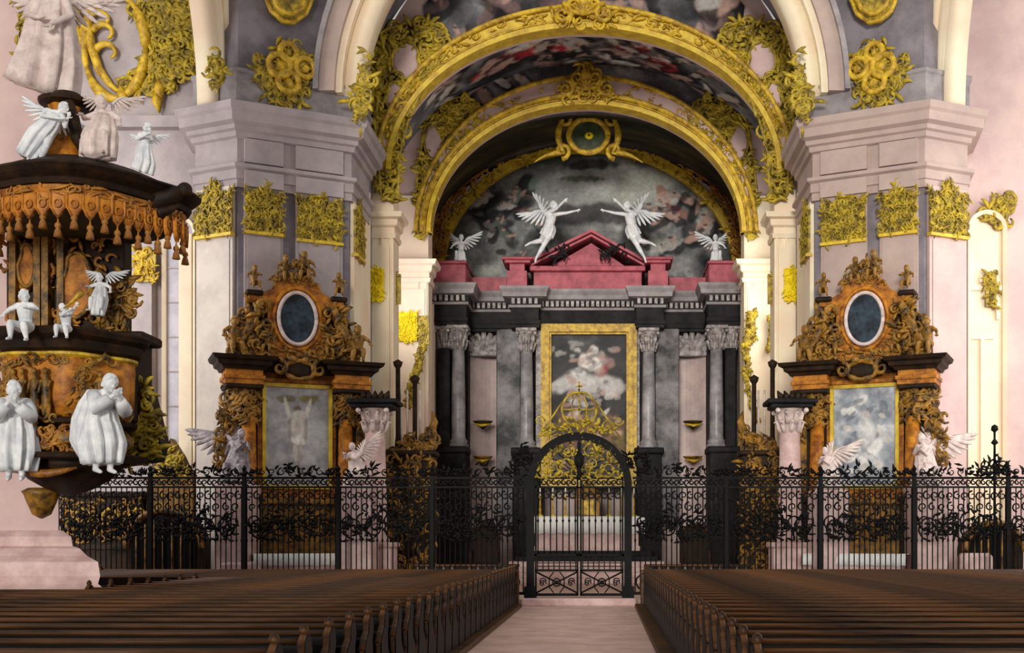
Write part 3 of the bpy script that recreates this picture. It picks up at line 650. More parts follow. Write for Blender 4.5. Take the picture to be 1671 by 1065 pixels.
# medallion over the lunette and its rim
rt = thing('painted_medallion', 'gilded round medallion with dark green field above the lunette painting', 'medallion', at(960, 222, 46.6)); c = at(960, 222, 46.6)
FM = lambda a, b, w: Vector((c.x+a, 46.6-w, c.z+b))
W(MB().loft([[FM(.72*math.cos(2*PI*i/32), .62*math.sin(2*PI*i/32), w) for i in range(32)] for w in (-.1, .06)]), 'field', 'green', rt)
mb = MB().tube([FM(.78*math.cos(2*PI*i/32), .68*math.sin(2*PI*i/32), .06) for i in range(33)], .12, 8)
for q in (-1, 1):
    mb.tube([FM(q*(.95+.25*math.sin(PI*t/10)), .75-1.5*t/10, .1) for t in range(11)], [.05+.1*math.sin(PI*t/10) for t in range(11)], 6)
    mb.tube(scroll_pts(FM, q*.95, .62, .3, PI/2, q*1.2, .1), [.1-.05*i/13 for i in range(14)], 6)
    mb.tube(scroll_pts(FM, q*1.05, -.62, .34, -PI/2, -q*1.2, .1), [.1-.05*i/13 for i in range(14)], 6)
    mb.tube([FM(q*(1.1+.12*t), -.68-.005*t*t, .06) for t in range(10)], [.13-.012*t for t in range(10)], 6)
for i in range(7):
    a = PI*(i+.5)/7; mb.tube([FM(0, .6, .1), FM(.3*math.cos(a), .72+.22*math.sin(a), .16), FM(.5*math.cos(a), .72+.36*math.sin(a), .1)], [.03, .08, .03], 6)
W(mb, 'scroll_frame', 'gold', rt, True)
W(MB().ell(FM(.03, 0, .06), .17, .05, .15, 14, 8), 'yellow_boss', 'yellow', rt, True); W(MB().ell(FM(.03, 0, .1), .05, .04, .05, 8, 6), 'dark_eye', 'ground', rt, True)
rt = lroot
W(MB().ring(0, AP['z']-.6, AP['a']-.02, AP['b']+.55, AP['a']+.3, AP['b']+.95, 49.6, 50.0, 0, PI, 72), 'picture_frame', 'goldband', rt)
W(rocaille(MB(), lambda u, r, w: Vector(((AP['a']+r)*math.cos(u/6), 49.6-w, AP['z']-.6+(AP['b']+.57+r)*math.sin(u/6))), lambda u, v: True, (.2, 6*PI-.2, .05, .5), 190, .34, 80, (.3, .8), .03), 'leaf_scrolls', 'gold', rt, True)
# left upper wall: big gilded oval surround and other stray gilding
Y = 35.9; pol = PX([(215, 14), (262, 4), (322, 6), (326, 60), (318, 112), (286, 140), (250, 150), (206, 152), (196, 140), (214, 122), (240, 92), (232, 50)], Y)
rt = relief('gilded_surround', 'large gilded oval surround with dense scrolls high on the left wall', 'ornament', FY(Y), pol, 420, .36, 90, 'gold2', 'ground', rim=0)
mb = MB(); F = FY(Y)
def pv(a, b): p = at(a, b, Y); return p.x, p.z
cx, cz = pv(190, 78)
mb.tube([F(cx+.95*math.cos(2*PI*i/30), cz+1.6*math.sin(2*PI*i/30), .12) for i in range(31)], [.13+.05*math.sin(i) for i in range(31)], 8)
mb.tube([F(*pv(a, b), .12) for a, b in ((148, 4), (146, 40), (152, 80), (164, 115), (182, 140), (196, 152))], [.1, .14, .14, .13, .1, .06], 8)
for a, b in ((175, 60), (180, 92), (168, 40)): mb.tube(scroll_pts(F, *pv(a, b), .45, PI*.9, -.6, .1, 12), [.12-.08*i/11 for i in range(12)], 6)
for a, b in ((256, 168), (260, 150), (200, 160), (125, 20), (118, 45), (128, 60)): mb.tube([F(*pv(a, b-16), .1), F(*pv(a+3, b), .16), F(*pv(a+6, b+18), .08)], [.06, .17, .02], 6)
W(mb, 'oval_frame', 'gold', rt, True)
relief('gilded_garland', 'small gilded leaf drop on the cream side arch left of the chancel', 'garland', FY(33.1), PX([(352, 88), (366, 112), (362, 132), (350, 152), (336, 138), (338, 105)], 33.1), 50, .3, 91, 'gold2', None, rim=0)
relief('gilded_relief', 'vertical gilded leaf strip at the top left on the pulpit pier', 'ornament', FY(19.75), PX([(30, -20), (50, -20), (50, 100), (34, 112)], 19.75), 60, .16, 92, 'gold2', 'ground', rim=0)
relief('gilded_capital', 'small gilded capital on the slim lilac pilaster behind the pulpit', 'capital', FY(35.55), PX([(222, 460), (253, 460), (255, 412), (238, 406), (220, 412)], 35.55), 60, .26, 93, 'gold', 'gold2', rim=0)
relief('gilded_capital', 'small olive gilded strip inside the right aisle window arch', 'capital', FY(35.7), PX([(1608, 500), (1626, 500), (1626, 442), (1610, 446)], 35.7), 40, .24, 94, 'gold2', 'gold2', rim=0)
relief('gilded_garland', 'gilded leaf spray above the right aisle window', 'garland', FY(35.8), PX([(1600, 350), (1632, 376), (1650, 372), (1650, 322), (1622, 326), (1612, 340)], 35.8), 60, .34, 95, 'gold2', None, rim=0)
# aisle windows
for k, (px0, px1, ytop, Y, s) in enumerate(((268, 322, 354, 35.85, -1), (1576, 1640, 345, 35.85, 1))):
    x0, x1 = at(px0, 0, Y).x, at(px1, 0, Y).x; c = (x0+x1)/2; r = (x1-x0)/2; zt = at(0, ytop, Y).z-r
    def archpoly(r_, zt_=zt): return [(c-r_, 1.6), (c+r_, 1.6)]+[(c+r_*math.cos(PI*i/20), zt_+r_*math.sin(PI*i/20)) for i in range(21)]
    w_ = struct(MB().extr(archpoly(r*.8), Y-.02, Y+.12).build('window_%d' % (k+1), M['darkglass'] if k == 0 else M['cream']))
    mb = MB()
    out = archpoly(r)[2:]; inn = archpoly(r*.8)[2:]; rings = []
    O = [(c+r, 1.6)]+out+[(c-r, 1.6)]; I = [(c+r*.8, 1.6)]+inn+[(c-r*.8, 1.6)]
    mb.loft([[(a[0], Y-.22, a[1]), (b[0], Y-.14, b[1]), (b[0], Y+.12, b[1]), (a[0], Y+.12, a[1])] for a, b in zip(O, I)])
    mb.build('window_frame', M['cream'], w_)
    if k == 0:
        mb = MB().box(c+r*.02, c+r*.78, Y-.2, Y+.1, 1.6, zt-.05); mb.build('splayed_reveal', M['cream'], w_)
        mb = MB()
        for i in range(1, 9): mb.box(c-r*.78, c+r*.02, Y-.06, Y, 1.6+i*(zt-1.6)/9-.02, 1.6+i*(zt-1.6)/9+.02)
        mb.build('glazing_bars', M['lilac'], w_)
    else:
        mb = MB().box(c-r*.78, c+r*.4, Y-.12, Y-.02, 7.9, 8.1); mb.box(c-r*.78, c+r*.78, Y-.12, Y-.02, 9.4, 9.55)
        mb.ring(c-r*.35, 8.5, r*.85, 1.15, r*1.0, 1.3, Y-.14, Y-.02, 0, PI/2, 14); mb.box(c-r*.3, c-r*.1, Y-.12, Y-.02, 1.6, 7.9)
        mb.build('mouldings', M['cream2'], w_)
x0, x1 = at(222, 0, 35.6).x, at(247, 0, 35.6).x
S('trim_31', MB().box(x0, x1, 35.62, 36.05, 0, at(0, 408, 35.6).z).box(x0-.1, x1+.1, 35.55, 36.05, at(0, 408, 35.6).z, at(0, 396, 35.6).z), 'lilac')
S('trim_32', MB().box(-16.5, -11.3, 35.7, 36.05, 14.4, 14.75).box(-16.5, -11.3, 35.8, 36.05, 12.2, 12.4), 'lilac')
# ================================================================== HIGH ALTAR RETABLE
YR = 48.2
root = thing('high_altar', 'tall dark marble high altar with paired columns and red pediment', 'altar', (0, 48.5, .12))
def xr(px, Y=47.5): return at(px, 0, Y).x
def zr(py, Y=47.5): return at(0, py, Y).z
def vcap(mb, x, y, z0, z1, r, seed):
    """leafy capital"""
    rnd = random.Random(seed); h = z1-z0
    mb.lathe([(r*.9, z0), (r*.95, z0+h*.5), (r*1.2, z0+h*.82), (r*1.4, z0+h*.86)], (x, y, 0), 16)
    mb.box(x-r*1.55, x+r*1.55, y-r*1.55, y+r*1.55, z0+h*.86, z1, bev=.03)
    for lay, (zz, n, L) in enumerate(((z0, 8, .42), (z0+h*.3, 8, .45))):
        for i in range(n):
            a = 2*PI*(i+.5*lay)/n; d = Vector((math.cos(a), math.sin(a), 0)); p = Vector((x, y, zz))
            mb.tube([p+d*r*.9, p+d*r*1.1+V(0, 0, h*L*.5), p+d*r*1.32+V(0, 0, h*L*.95), p+d*r*1.55+V(0, 0, h*L*.8)], [r*.22, r*.26, r*.2, r*.08], 5)
    for q in (-1, 1):
        for e in (-1, 1): mb.ell((x+q*r*1.35, y+e*r*1.35, z0+h*.76), r*.26, r*.26, r*.26, 8, 6)
# back wall of the retable, concave bays
back = MB()
for s in (-1, 1):
    xs = sorted((s*1.95, s*2.9)); back.box(xs[0], xs[1], 47.9, 49.2, .12, 11.2)
    xs = sorted((s*4.9, s*6.1)); back.box(xs[0], xs[1], 47.6, 49.2, .12, 11.2)
W(back, 'wall_piers', 'blackmarble', root)
for s in (-1, 1):
    x0, x1 = s*2.75, s*5.1; n = 14; rings = []
    pan = MB()
    front = []
    for i in range(n+1):
        t = i/n; front.append((x0+(x1-x0)*t, 48.2+.75*math.sin(PI*t)))
    pts = front+[(x1, 49.3), (x0, 49.3)]
    W(MB().prism(pts, .12, 11.2), 'niche_wall', 'panel', root)
    # dark clouded pilaster beside the inner column
    W(MB().box(min(s*2.75, s*3.75), max(s*2.75, s*3.75), 47.75, 48.9, 2.3, 10.4, bev=.04), 'clouded_pilaster', 'cloudmarble', root)
    # shell over the niche
    mb = MB(); cx = s*4.3; cz = 9.55
    for i in range(9):
        a = PI*(i+.5)/9; mb.tube([(cx, 48.4, cz), (cx+.5*math.cos(a), 48.2, cz+.4*math.sin(a)), (cx+.82*math.cos(a), 48.0, cz+.72*math.sin(a))], [.06, .14, .1], 6)
    mb.box(cx-.95, cx+.95, 48.15, 48.6, cz-.2, cz, bev=.04)
    W(mb, 'niche_shell', 'palecap', root, False)
    for nm, z in (('console', zr(690)), ('console', zr(748))):
        mb = MB().lathe([(.02, -.22), (.12, -.12), (.2, -.02), (.36, .06), (.42, .12), (.0, .14)], (s*4.32, 47.95, z), 16)
        W(mb, nm, 'ground' if z > 6 else 'woodgold', root, True)
        W(MB().tube([(s*4.32-.35, 47.62, z-.02), (s*4.32, 47.5, z-.1), (s*4.32+.35, 47.62, z-.02)], [.03, .07, .03], 6), 'console_leaf', 'gold', root, True)
# pedestals
for s in (-1, 1):
    for xc, Y, hw in ((5.42, 46.7, .55), (2.48, 47.3, .5)):
        mb = MB().box(s*xc-hw, s*xc+hw, Y-.5, Y+.9, .12, 5.2, bev=.03).box(s*xc-hw-.1, s*xc+hw+.1, Y-.6, Y+.9, 5.2, 5.45, bev=.05).box(s*xc-hw-.1, s*xc+hw+.1, Y-.6, Y+.9, .12, .6, bev=.05).box(s*xc-hw*.7, s*xc+hw*.7, Y-.53, Y-.4, 1.2, 4.8)
        W(mb, 'pedestal', 'blackmarble', root)
# columns and capitals
    for xc, Y, r in ((5.18, 46.75, .28), (2.48, 47.35, .27)):
        c = W(MB().lathe([(r*1.45, 0), (r*1.45, .1), (r*1.2, .16), (r*1.35, .24), (r*1.05, .34), (r, .5), (r*1.0, 1.6), (r*.86, 3.95)], (s*xc, Y, 5.45), 24), 'column', 'greycol', root, True)
        mb = MB(); vcap(mb, s*xc, Y, 9.38, 10.3, r, 3); W(mb, 'column_capital', 'palecap', root, True)
    W(MB().box(min(s*5.5, s*5.95), max(s*5.5, s*5.95), 46.5, 47.3, 5.45, 9.4, bev=.04), 'outer_pilaster', 'blackmarble', root)
    mb = MB(); vcap(mb, s*5.74, 46.9, 9.38, 10.3, .25, 4); W(mb, 'pilaster_capital', 'palecap', root, True)
    W(MB().box(min(s*1.9, s*2.12), max(s*1.9, s*2.12), 47.6, 48.0, 5.0, 10.3), 'pale_strip', 'palecap', root)
# entablature following the breaks
path = [(-6.15, 48.6), (-6.15, 46.35), (-4.8, 46.35), (-4.8, 47.9), (-3.1, 47.9), (-3.1, 46.95), (-1.95, 46.95), (-1.95, 47.55), (1.95, 47.55), (1.95, 46.95), (3.1, 46.95), (3.1, 47.9), (4.8, 47.9), (4.8, 46.35), (6.15, 46.35), (6.15, 48.6)]
W(MB().sweep(path, [(-.5, 10.3), (0, 10.3), (0, 10.42), (.04, 10.44), (.04, 10.6), (-.02, 10.62), (-.02, 11.1), (-.5, 11.1)]), 'frieze', 'blackmarble', root)
W(MB().sweep(path, [(-.5, 11.1), (.05, 11.1), (.08, 11.2), (.08, 11.45), (.3, 11.5), (.32, 11.66), (.4, 11.8), (.42, 11.9), (-.5, 11.92)]), 'cornice', 'greymarble', root)
mb = MB()
for i in range(len(path)-1):
    a, b = Vector(path[i]), Vector(path[i+1]); d = b-a
    if abs(d.x) < .5: continue
    n = int(d.length/.2)
    for k in range(n):
        p = a+d*(k+.5)/n; mb.box(p.x-.06, p.x+.06, p.y-.22, p.y, 11.22, 11.44)
W(mb, 'dentils', 'palecap', root); W(MB().sweep(path, [(-.5, 11.2), (.1, 11.2), (.1, 11.46), (-.5, 11.46)]), 'dentil_ground', 'blackmarble', root)
# red attic
at_ = MB()
at_.box(-2.2, 2.2, 47.5, 49.6, 11.9, 12.75)
W(at_, 'attic_pedestal', 'redmarble', root)
pd = [(-2.25, 12.72), (2.25, 12.72), (2.25, 12.92), (0.15, 13.0+1.0), (0, 14.05), (-.15, 14.0), (-2.25, 12.92)]
W(MB().extr([(-1.75, 12.75), (1.75, 12.75), (0.15, 13.85)], 47.55, 49.4), 'pediment', 'redmarble', root)
mb = MB()
mb.box(-2.35, 2.35, 47.25, 49.5, 12.66, 12.86, bev=.03)
for s in (-1, 1):
    for o, w_, y in ((.06, .1, 47.3), (.2, .12, 47.15)):
        mb.extr([(s*2.3, 12.8+o), (s*2.3, 12.8+o+w_), (0.15, 14.0+o+w_), (0.15, 14.0+o)], y, 49.4)
W(mb, 'pediment_moulding', 'redmarble', root)
for s in (-1, 1):
    W(MB().box(min(s*2.45, s*3.25), max(s*2.45, s*3.25), 47.0, 48.6, 11.9, 12.6).box(min(s*2.55, s*3.15), max(s*2.55, s*3.15), 47.1, 48.6, 12.6, 12.9).box(min(s*2.3, s*3.35), max(s*2.3, s*3.35), 46.9, 48.7, 12.9, 13.02, bev=.03).box(min(s*2.2, s*3.45), max(s*2.2, s*3.45), 46.8, 48.7, 13.02, 13.12, bev=.03), 'scroll_block', 'redmarble', root)
    W(MB().box(min(s*3.35, s*4.85), max(s*3.35, s*4.85), 48.0, 49.6, 11.9, 12.55), 'parapet', 'redmarble', root)
    W(MB().box(min(s*4.85, s*6.1), max(s*4.85, s*6.1), 46.5, 49.0, 11.9, 12.75, bev=.03).box(min(s*4.8, s*6.15), max(s*4.8, s*6.15), 46.4, 49.0, 12.75, 12.87, bev=.03), 'corner_plinth', 'redmarble', root)
    mb = rocaille(MB(), frame((s*1.15, 47.2, 13.3), (1, 0, 0), (0, -1, 0)), lambda u, v: abs(u) < .5 and abs(v) < .25, (-.5, .5, -.25, .25), 14, .3, 7+s, (.3, .9)); W(mb, 'dark_swag', 'blackmarble', root, True)
# altar painting
fx0, fx1, fz0, fz1 = xr(883), xr(1039), 3.9, zr(529)
mb = MB()
for (o, w_, y) in ((0, .16, 47.35), (.16, .18, 47.25), (.32, .1, 47.4)):
    a0, a1_, b0, b1 = fx0+o, fx1-o, fz0+o, fz1-o
    mb.box(a0, a0+w_, y, 47.7, b0, b1).box(a1_-w_, a1_, y, 47.7, b0, b1).box(a0+w_, a1_-w_, y, 47.7, b1-w_, b1).box(a0+w_, a1_-w_, y, 47.7, b0, b0+w_)
fr = W(mb, 'picture_frame', 'gold', root)
HP = []; RH = random.Random(77)
for px, py, rx, ry, rot, k, al in ((960, 600, 60, 34, 0, (60, 58, 58), .5), (962, 625, 44, 20, 0, (196, 192, 190), .95), (915, 630, 20, 12, -20, (190, 186, 186), .9), (1000, 630, 24, 12, 15, (180, 176, 176), .9), (965, 590, 20, 14, 30, (226, 220, 214), .95), (968, 572, 10, 8, 0, WH, .9), (962, 580, 6, 12, 20, FL, .8), (940, 560, 12, 5, 10, (150, 146, 146), .8), (990, 590, 14, 8, 30, (150, 120, 116), .8), (945, 608, 12, 8, 0, (200, 196, 196), .8), (985, 605, 8, 12, 40, (160, 60, 64), .5),
    (910, 655, 14, 16, 0, BK, .9), (935, 665, 12, 20, 0, (70, 54, 50), .9), (980, 660, 12, 22, 0, BK, .9), (1005, 660, 14, 18, 0, (54, 50, 52), .9), (925, 700, 20, 26, 0, (60, 46, 40), .8), (960, 700, 16, 24, 0, (150, 96, 92), .7), (1000, 700, 18, 22, 0, (150, 110, 70), .7), (930, 645, 5, 6, 0, FL, .8), (985, 640, 5, 6, 0, FL, .8), (1005, 645, 5, 6, 0, FL, .8), (950, 650, 5, 6, 0, FL, .8), (985, 675, 14, 4, -40, WH, .8), (1010, 720, 10, 20, 0, (130, 110, 40), .6), (960, 760, 60, 30, 0, (50, 42, 34), .7)):
    p = at(px, py, 47.6); HP.append((p.x, p.z, rx/40, ry/40, -rot, k, al))
HP += [(RH.gauss(0, .75), RH.uniform(6.6, 9.6), RH.uniform(.08, .25), RH.uniform(.05, .14), RH.uniform(-60, 60), RH.choice([LT, WH, (150, 146, 146), (90, 88, 90), FL]), .6) for _ in range(70)]
HP += [(RH.uniform(-1.5, 1.5), RH.uniform(4.6, 7.0), RH.uniform(.1, .3), RH.uniform(.08, .2), RH.uniform(-60, 60), RH.choice([BK, (90, 64, 50), (60, 44, 36), FL, (120, 80, 76), (104, 84, 40)]), .75) for _ in range(90)]
I = mw(root).inverted()
painted('canvas', M['canvas'], lambda u, v: I @ Vector((fx0+.3+(fx1-fx0-.6)*u, 47.6, fz0+.3+(fz1-fz0-.6)*v)), lambda u, v, p: strokes(sky(p.x, p.z, .7, 33.0, (22, 22, 24), (52, 50, 52), (100, 98, 98)), HP, p.x, (I.inverted() @ p).z), 70, 110, fr)
# steps, mensa and things on the table
stp = thing('altar_steps', 'dark topped pink marble steps rising to the high altar table', 'steps', (0, 44, .12))
st = MB()
for i in range(4): st.box(-3.6+.22*i, 3.6-.22*i, 43.0+.3*i, 46.3, .12+.2*i, .12+.2*(i+1), bev=.02)
W(st, 'lower_flight', 'pinkstone', stp); st = MB()
for i in range(4, 6): st.box(-3.6+.22*i, 3.6-.22*i, 43.0+.3*i, 46.3, .12+.2*i, .12+.2*(i+1), bev=.02)
W(st, 'upper_flight', 'blackmarble', stp)
ta = thing('altar_table', 'broad pink marble altar table under white linen behind the gate', 'table', (0, 45.6, 1.32))
W(MB().box(-2.0, 2.0, 45.1, 46.1, 1.32, 2.5).box(-2.15, 2.15, 45.0, 46.15, 2.5, 2.62, bev=.03).box(-2.1, 2.1, 45.02, 46.1, 1.32, 1.5), 'mensa', 'pinkstone', ta)
cl = thing('altar_cloth', 'white linen altar cloth hanging over the high altar table', 'cloth', (0, 45.6, 2.64))
mb = MB(); rings = []
for i in range(61):
    x = -2.25+4.5*i/60; w_ = .04*math.sin(i*1.3)+.02*math.sin(i*2.9)
    rings.append([(x, 46.2, 2.65), (x, 44.97, 2.65), (x, 44.93-w_, 2.45), (x, 44.92-w_, 1.98+.03*math.sin(i*.9)), (x, 44.97-w_, 1.98+.03*math.sin(i*.9)), (x, 44.98-w_, 2.45), (x, 45.0, 2.63), (x, 46.2, 2.63)])
W(mb.loft(rings), 'linen', 'cloth', cl, True)
tb = thing('tabernacle', 'small dark gilt tabernacle standing on the white high altar cloth', 'tabernacle', (0, 45.9, 2.66))
W(MB().box(-.5, .5, 45.65, 46.15, 2.66, 3.4, bev=.03).box(-.58, .58, 45.6, 46.18, 3.4, 3.5, bev=.02).lathe([(.5, 0), (.42, .2), (.2, .36), (.05, .42), (.05, .6), (.0, .62)], (0, 45.9, 3.5), 18), 'case', 'woodgold', tb); W(MB().box(-.26, .26, 45.61, 45.66, 2.72, 3.3), 'door', 'gold', tb)
W(MB().box(-.03, .03, 45.87, 45.93, 4.1, 4.5).box(-.13, .13, 45.87, 45.93, 4.3, 4.36), 'cross', 'gold', tb)
def candlestick(x, y, z, h):
    c = thing('candlestick', '', 'candlestick', (x, y, z), 0)
    MB().lathe([(.13, 0), (.13, .03), (.05, .1), (.03, .16), (.055, .24*h), (.03, .32*h), (.025, .6*h), (.05, .66*h), (.09, .7*h), (.02, .71*h)], (0, 0, 0), 14).build('stem', M['gold'], c, True)
    MB().lathe([(.032, .7*h), (.03, h), (.0, h+.01)], (0, 0, 0), 10).build('candle', M['wax'], c, True); return c
for x, lb in ((-1.85, 'far left end'), (-1.35, 'left side, second from the end'), (-.85, 'left side next to the tabernacle'), (.85, 'right side next to the tabernacle'), (1.35, 'right side, second from the end'), (1.85, 'far right end')):
    c = candlestick(x, 45.85, 2.66, 1.15); tag(c, 'brass altar candlestick on white cloth, %s' % lb, None, 'candlesticks on the high altar')
# crowning statues
FLY = dict(pel=(.02, 0, .4), wai=(.03, 0, .48), che=(.05, -.02, .6), nec=(.08, -.04, .69), hea=(.1, -.06, .78), ls=(-.03, -.02, .66), rs=(.15, -.03, .655), le=(.14, -.16, .7), lw=(.25, -.22, .79), re=(.28, -.06, .66), rw=(.43, -.08, .69),
    lh=(-.03, 0, .38), rh=(.05, 0, .38), lk=(-.1, -.12, .22), la=(-.27, -.06, .2), lt=(-.34, -.06, .16), rk=(-.05, -.08, .17), ra=(-.17, -.06, -.02), rt=(-.19, -.08, -.1))
def angel_fly(name, label, loc, mir, H):
    r = thing(name, label, 'statue', loc)
    figure(r, M['white'], H, FLY, 1.0, 1.05, look=(.8, -.6, .1))
    drape(r, M['white'], H, [(.03, -.01, .49), (.02, -.01, .42), (-.02, -.03, .31)], [.08, .1, .1], [.075, .09, .085], 9, .12, 'robe', 3)
    wing(r, M['white'], (.02*H, .09*H, .66*H), (-.9, .2, .1), (-.1, .1, .9), .46*H, 9); wing(r, M['white'], (.04*H, .1*H, .68*H), (-.55, .3, .75), (-.7, .1, .5), .44*H, 9)
    if mir: r.scale = (-1, 1, 1)
    return r
p = at(900, 428, 47.4); angel_fly('flying_angel', 'white winged angel flying toward the centre, left of the red pediment peak', (p.x-.12, 46.7, p.z+.05), False, 2.6)
p = at(1032, 428, 47.4); angel_fly('flying_angel', 'white winged angel flying toward the centre, right of the red pediment peak', (p.x+.02, 46.7, p.z+.05), True, 2.6)
SIT = dict(pel=(0, 0, .26), wai=(0, 0, .36), che=(0, -.02, .48), nec=(0, -.03, .59), hea=(.01, -.06, .69), ls=(-.1, -.02, .56), rs=(.1, -.02, .56), le=(-.2, -.06, .5), lw=(-.24, -.14, .42), re=(.2, -.08, .5), rw=(.16, -.22, .48),
    lh=(-.06, -.03, .25), rh=(.06, -.03, .25), lk=(-.1, -.24, .27), la=(-.1, -.24, .06), lt=(-.11, -.32, .03), rk=(.09, -.24, .25), ra=(.12, -.22, .04), rt=(.14, -.31, .02))
def angel_sit(label, loc, H, mir, m='white', name='seated_angel', rz=0):
    r = thing(name, label, 'statue', loc, rz)
    figure(r, M[m], H, SIT, 1.15, 1.25, look=(.3, -.9, -.1))
    drape(r, M[m], H, [(0, 0, .3), (0, -.08, .24), (0, -.16, .14), (0, -.16, .04)], [.1, .13, .14, .15], [.08, .14, .14, .12], 9, .12, 'robe', 5)
    wing(r, M[m], (.06*H, .08*H, .54*H), (.7, .2, .55), (-.3, 0, .9), .55*H, 8); wing(r, M[m], (-.06*H, .08*H, .54*H), (-.5, .3, .65), (.3, 0, .9), .42*H, 8)
    if mir: r.scale = (-1, 1, 1)
    return r
angel_sit('small white winged angel sitting at the left end of the red attic', (at(752, 0, 46.9).x, 47.0, 12.87), 1.5, False)
angel_sit('small white winged angel sitting at the right end of the red attic', (at(1168, 0, 46.9).x, 47.0, 12.87), 1.5, True)
# ================================================================== SIDE ALTARS
def side_altar(s, sd):
    root = thing('side_altar', 'amber carved wooden side altar against the %s pier, %s' % (sd, 'with a crucifixion picture' if s < 0 else 'with a pale cloudy picture'), 'altar', (s*8.4, 34.0, .12), math.radians(-s*24))
    z0 = -.12
    B = lambda *a, **k: MB().box(*a, **k)
    def P(name, mb, m, sm=False, par=None):
        mb.v = [v+Vector((0, 0, z0)) for v in mb.v]; return mb.build(name, M[m], par or root, sm)
    P('base', B(-2.0, 2.0, -.75, .1, .12, 2.75, bev=.03).box(-2.1, 2.1, -.85, .1, 2.75, 2.92, bev=.04).box(-2.1, 2.1, -.85, .1, .12, .5, bev=.04), 'woodgold')
    for q in (-1, 1):
        P('pedestal', B(min(q*1.05, q*1.95), max(q*1.05, q*1.95), -1.0, -.2, .12, 2.8, bev=.03).box(min(q*1.0, q*2.0), max(q*1.0, q*2.0), -1.08, -.2, 2.8, 2.96, bev=.04), 'wooddk')
        P('pilaster', B(min(q*1.05, q*1.95), max(q*1.05, q*1.95), -.6, .1, 2.92, 6.0, bev=.02), 'wooddk')
        P('column', MB().lathe([(.3, 0), (.3, .1), (.24, .18), (.22, .3), (.22, .9), (.19, 2.25)], (q*1.36, -.72, 2.96), 18), 'wood', True)
        P('outer_strip', B(min(q*1.68, q*1.9), max(q*1.68, q*1.9), -.68, -.5, 3.0, 5.2), 'woodgold')
        mb = rocaille(MB(), lambda u, v, w: Vector((u, -.62-w-.25*(1-abs(abs(u)-1.45)/.5), v)), lambda u, v: .98 < abs(u) < 1.98 and u*q > 0, (min(q*.98, q*1.98), max(q*.98, q*1.98), 5.15, 6.0), 120, .26, 17+q, (.4, .9))
        P('carved_capital', mb, 'woodgold', True)
        P('abacus', B(min(q*.98, q*2.02), max(q*.98, q*2.02), -1.05, .1, 5.98, 6.1, bev=.03), 'wooddk')
        mb = rocaille(MB(), lambda u, v, w: Vector((u, -.65-w, v)), lambda u, v: True, (min(q*1.85, q*2.25), max(q*1.85, q*2.25), 3.6, 5.3), 50, .28, 27+q, (.5, .9))
        P('side_carving', mb, 'woodgold', True)
    # entablature with broken-forward ends
    path = [(-2.0, .1), (-2.0, -1.0), (-1.0, -1.0), (-1.0, -.6), (1.0, -.6), (1.0, -1.0), (2.0, -1.0), (2.0, .1)]
    P('entablature', MB().sweep(path, [(-.3, 6.1), (.02, 6.1), (.02, 6.22), (.06, 6.24), (.06, 6.34), (0, 6.36), (0, 6.5), (-.3, 6.5)]).box(-1.9, 1.9, -.6, .1, 6.1, 6.6), 'wood')
    P('cornice', MB().sweep(path, [(-.3, 6.5), (.08, 6.5), (.12, 6.58), (.22, 6.62), (.24, 6.72), (.34, 6.76), (.38, 6.86), (-.3, 6.88)]).box(-1.95, 1.95, -.8, .1, 6.72, 6.87), 'wooddk')
    mb = MB().tube([(.42*math.cos(2*PI*i/24), -1.02, 6.56+.26*math.sin(2*PI*i/24)) for i in range(25)], [.07+.02*math.sin(i*1.7) for i in range(25)], 7)
    for q in (-1, 1):
        mb.tube(scroll_pts(lambda a, b, w: Vector((a, -1.0-w, b)), q*.55, 6.6, .22, PI/2, q*1.2, .05), [.08-.004*i for i in range(14)], 6); mb.ell((q*.2, -1.05, 6.85), .14, .1, .1)
    f = P('cartouche_rim', mb, 'woodgold', True)
    P('cartouche', MB().ell((0, -.96, 6.56), .4, .12, .25, 18, 10), 'wooddk', True)
    # picture
    fr = P('picture_frame', B(-.98, -.88, -.74, -.5, 3.2, 6.2).box(.88, .98, -.74, -.5, 3.2, 6.2).box(-.98, .98, -.74, -.5, 6.1, 6.2).box(-.98, .98, -.74, -.5, 3.2, 3.3), 'goldband')
    P('panel_ground', B(-1.1, 1.1, -.62, 0, 2.92, 6.2), 'wood')
    if s < 0:
        base = lambda x, y: sky(x, y, 1.2, 51, (140, 140, 144), (176, 176, 178), (196, 196, 196)); N_, G_ = (214, 206, 196), (150, 140, 128)
        L = [(-.3, 2.5, .26, .12, 0, (120, 112, 84), .9), (.36, 2.5, .26, .13, 0, (126, 112, 60), .9), (.03, 1.75, .06, 1.2, 0, (128, 116, 100), .5), (-.28, 2.2, .06, .36, 12, N_, .9), (.3, 2.2, .06, .36, -14, N_, .9), (.03, 2.2, .09, .12, 0, (120, 100, 88), .9), (.03, 1.95, .24, .2, 0, N_, .95), (.0, 1.65, .18, .3, 4, N_, .95), (.02, 1.72, .1, .26, 0, (184, 172, 160), .6), (.02, 1.34, .24, .14, 0, (236, 232, 224), .95), (-.05, .95, .08, .3, 3, N_, .9), (.08, .95, .08, .3, -3, (190, 178, 168), .9), (.02, .45, .1, .25, 0, (180, 166, 156), .7), (-.22, 1.6, .05, .4, 0, G_, .7), (.24, 1.6, .05, .4, 0, G_, .7)]
    else:
        base = lambda x, y: sky(x, y, 1.6, 52, (120, 128, 140), (170, 174, 182), (222, 222, 222)); rr = random.Random(8)
        L = [(rr.uniform(-.7, .7), rr.uniform(.3, 2.6), rr.uniform(.06, .2), rr.uniform(.05, .14), rr.uniform(-60, 60), rr.choice([(226, 224, 220), (150, 156, 166), (110, 116, 128), (206, 200, 190)]), .8) for _ in range(60)]
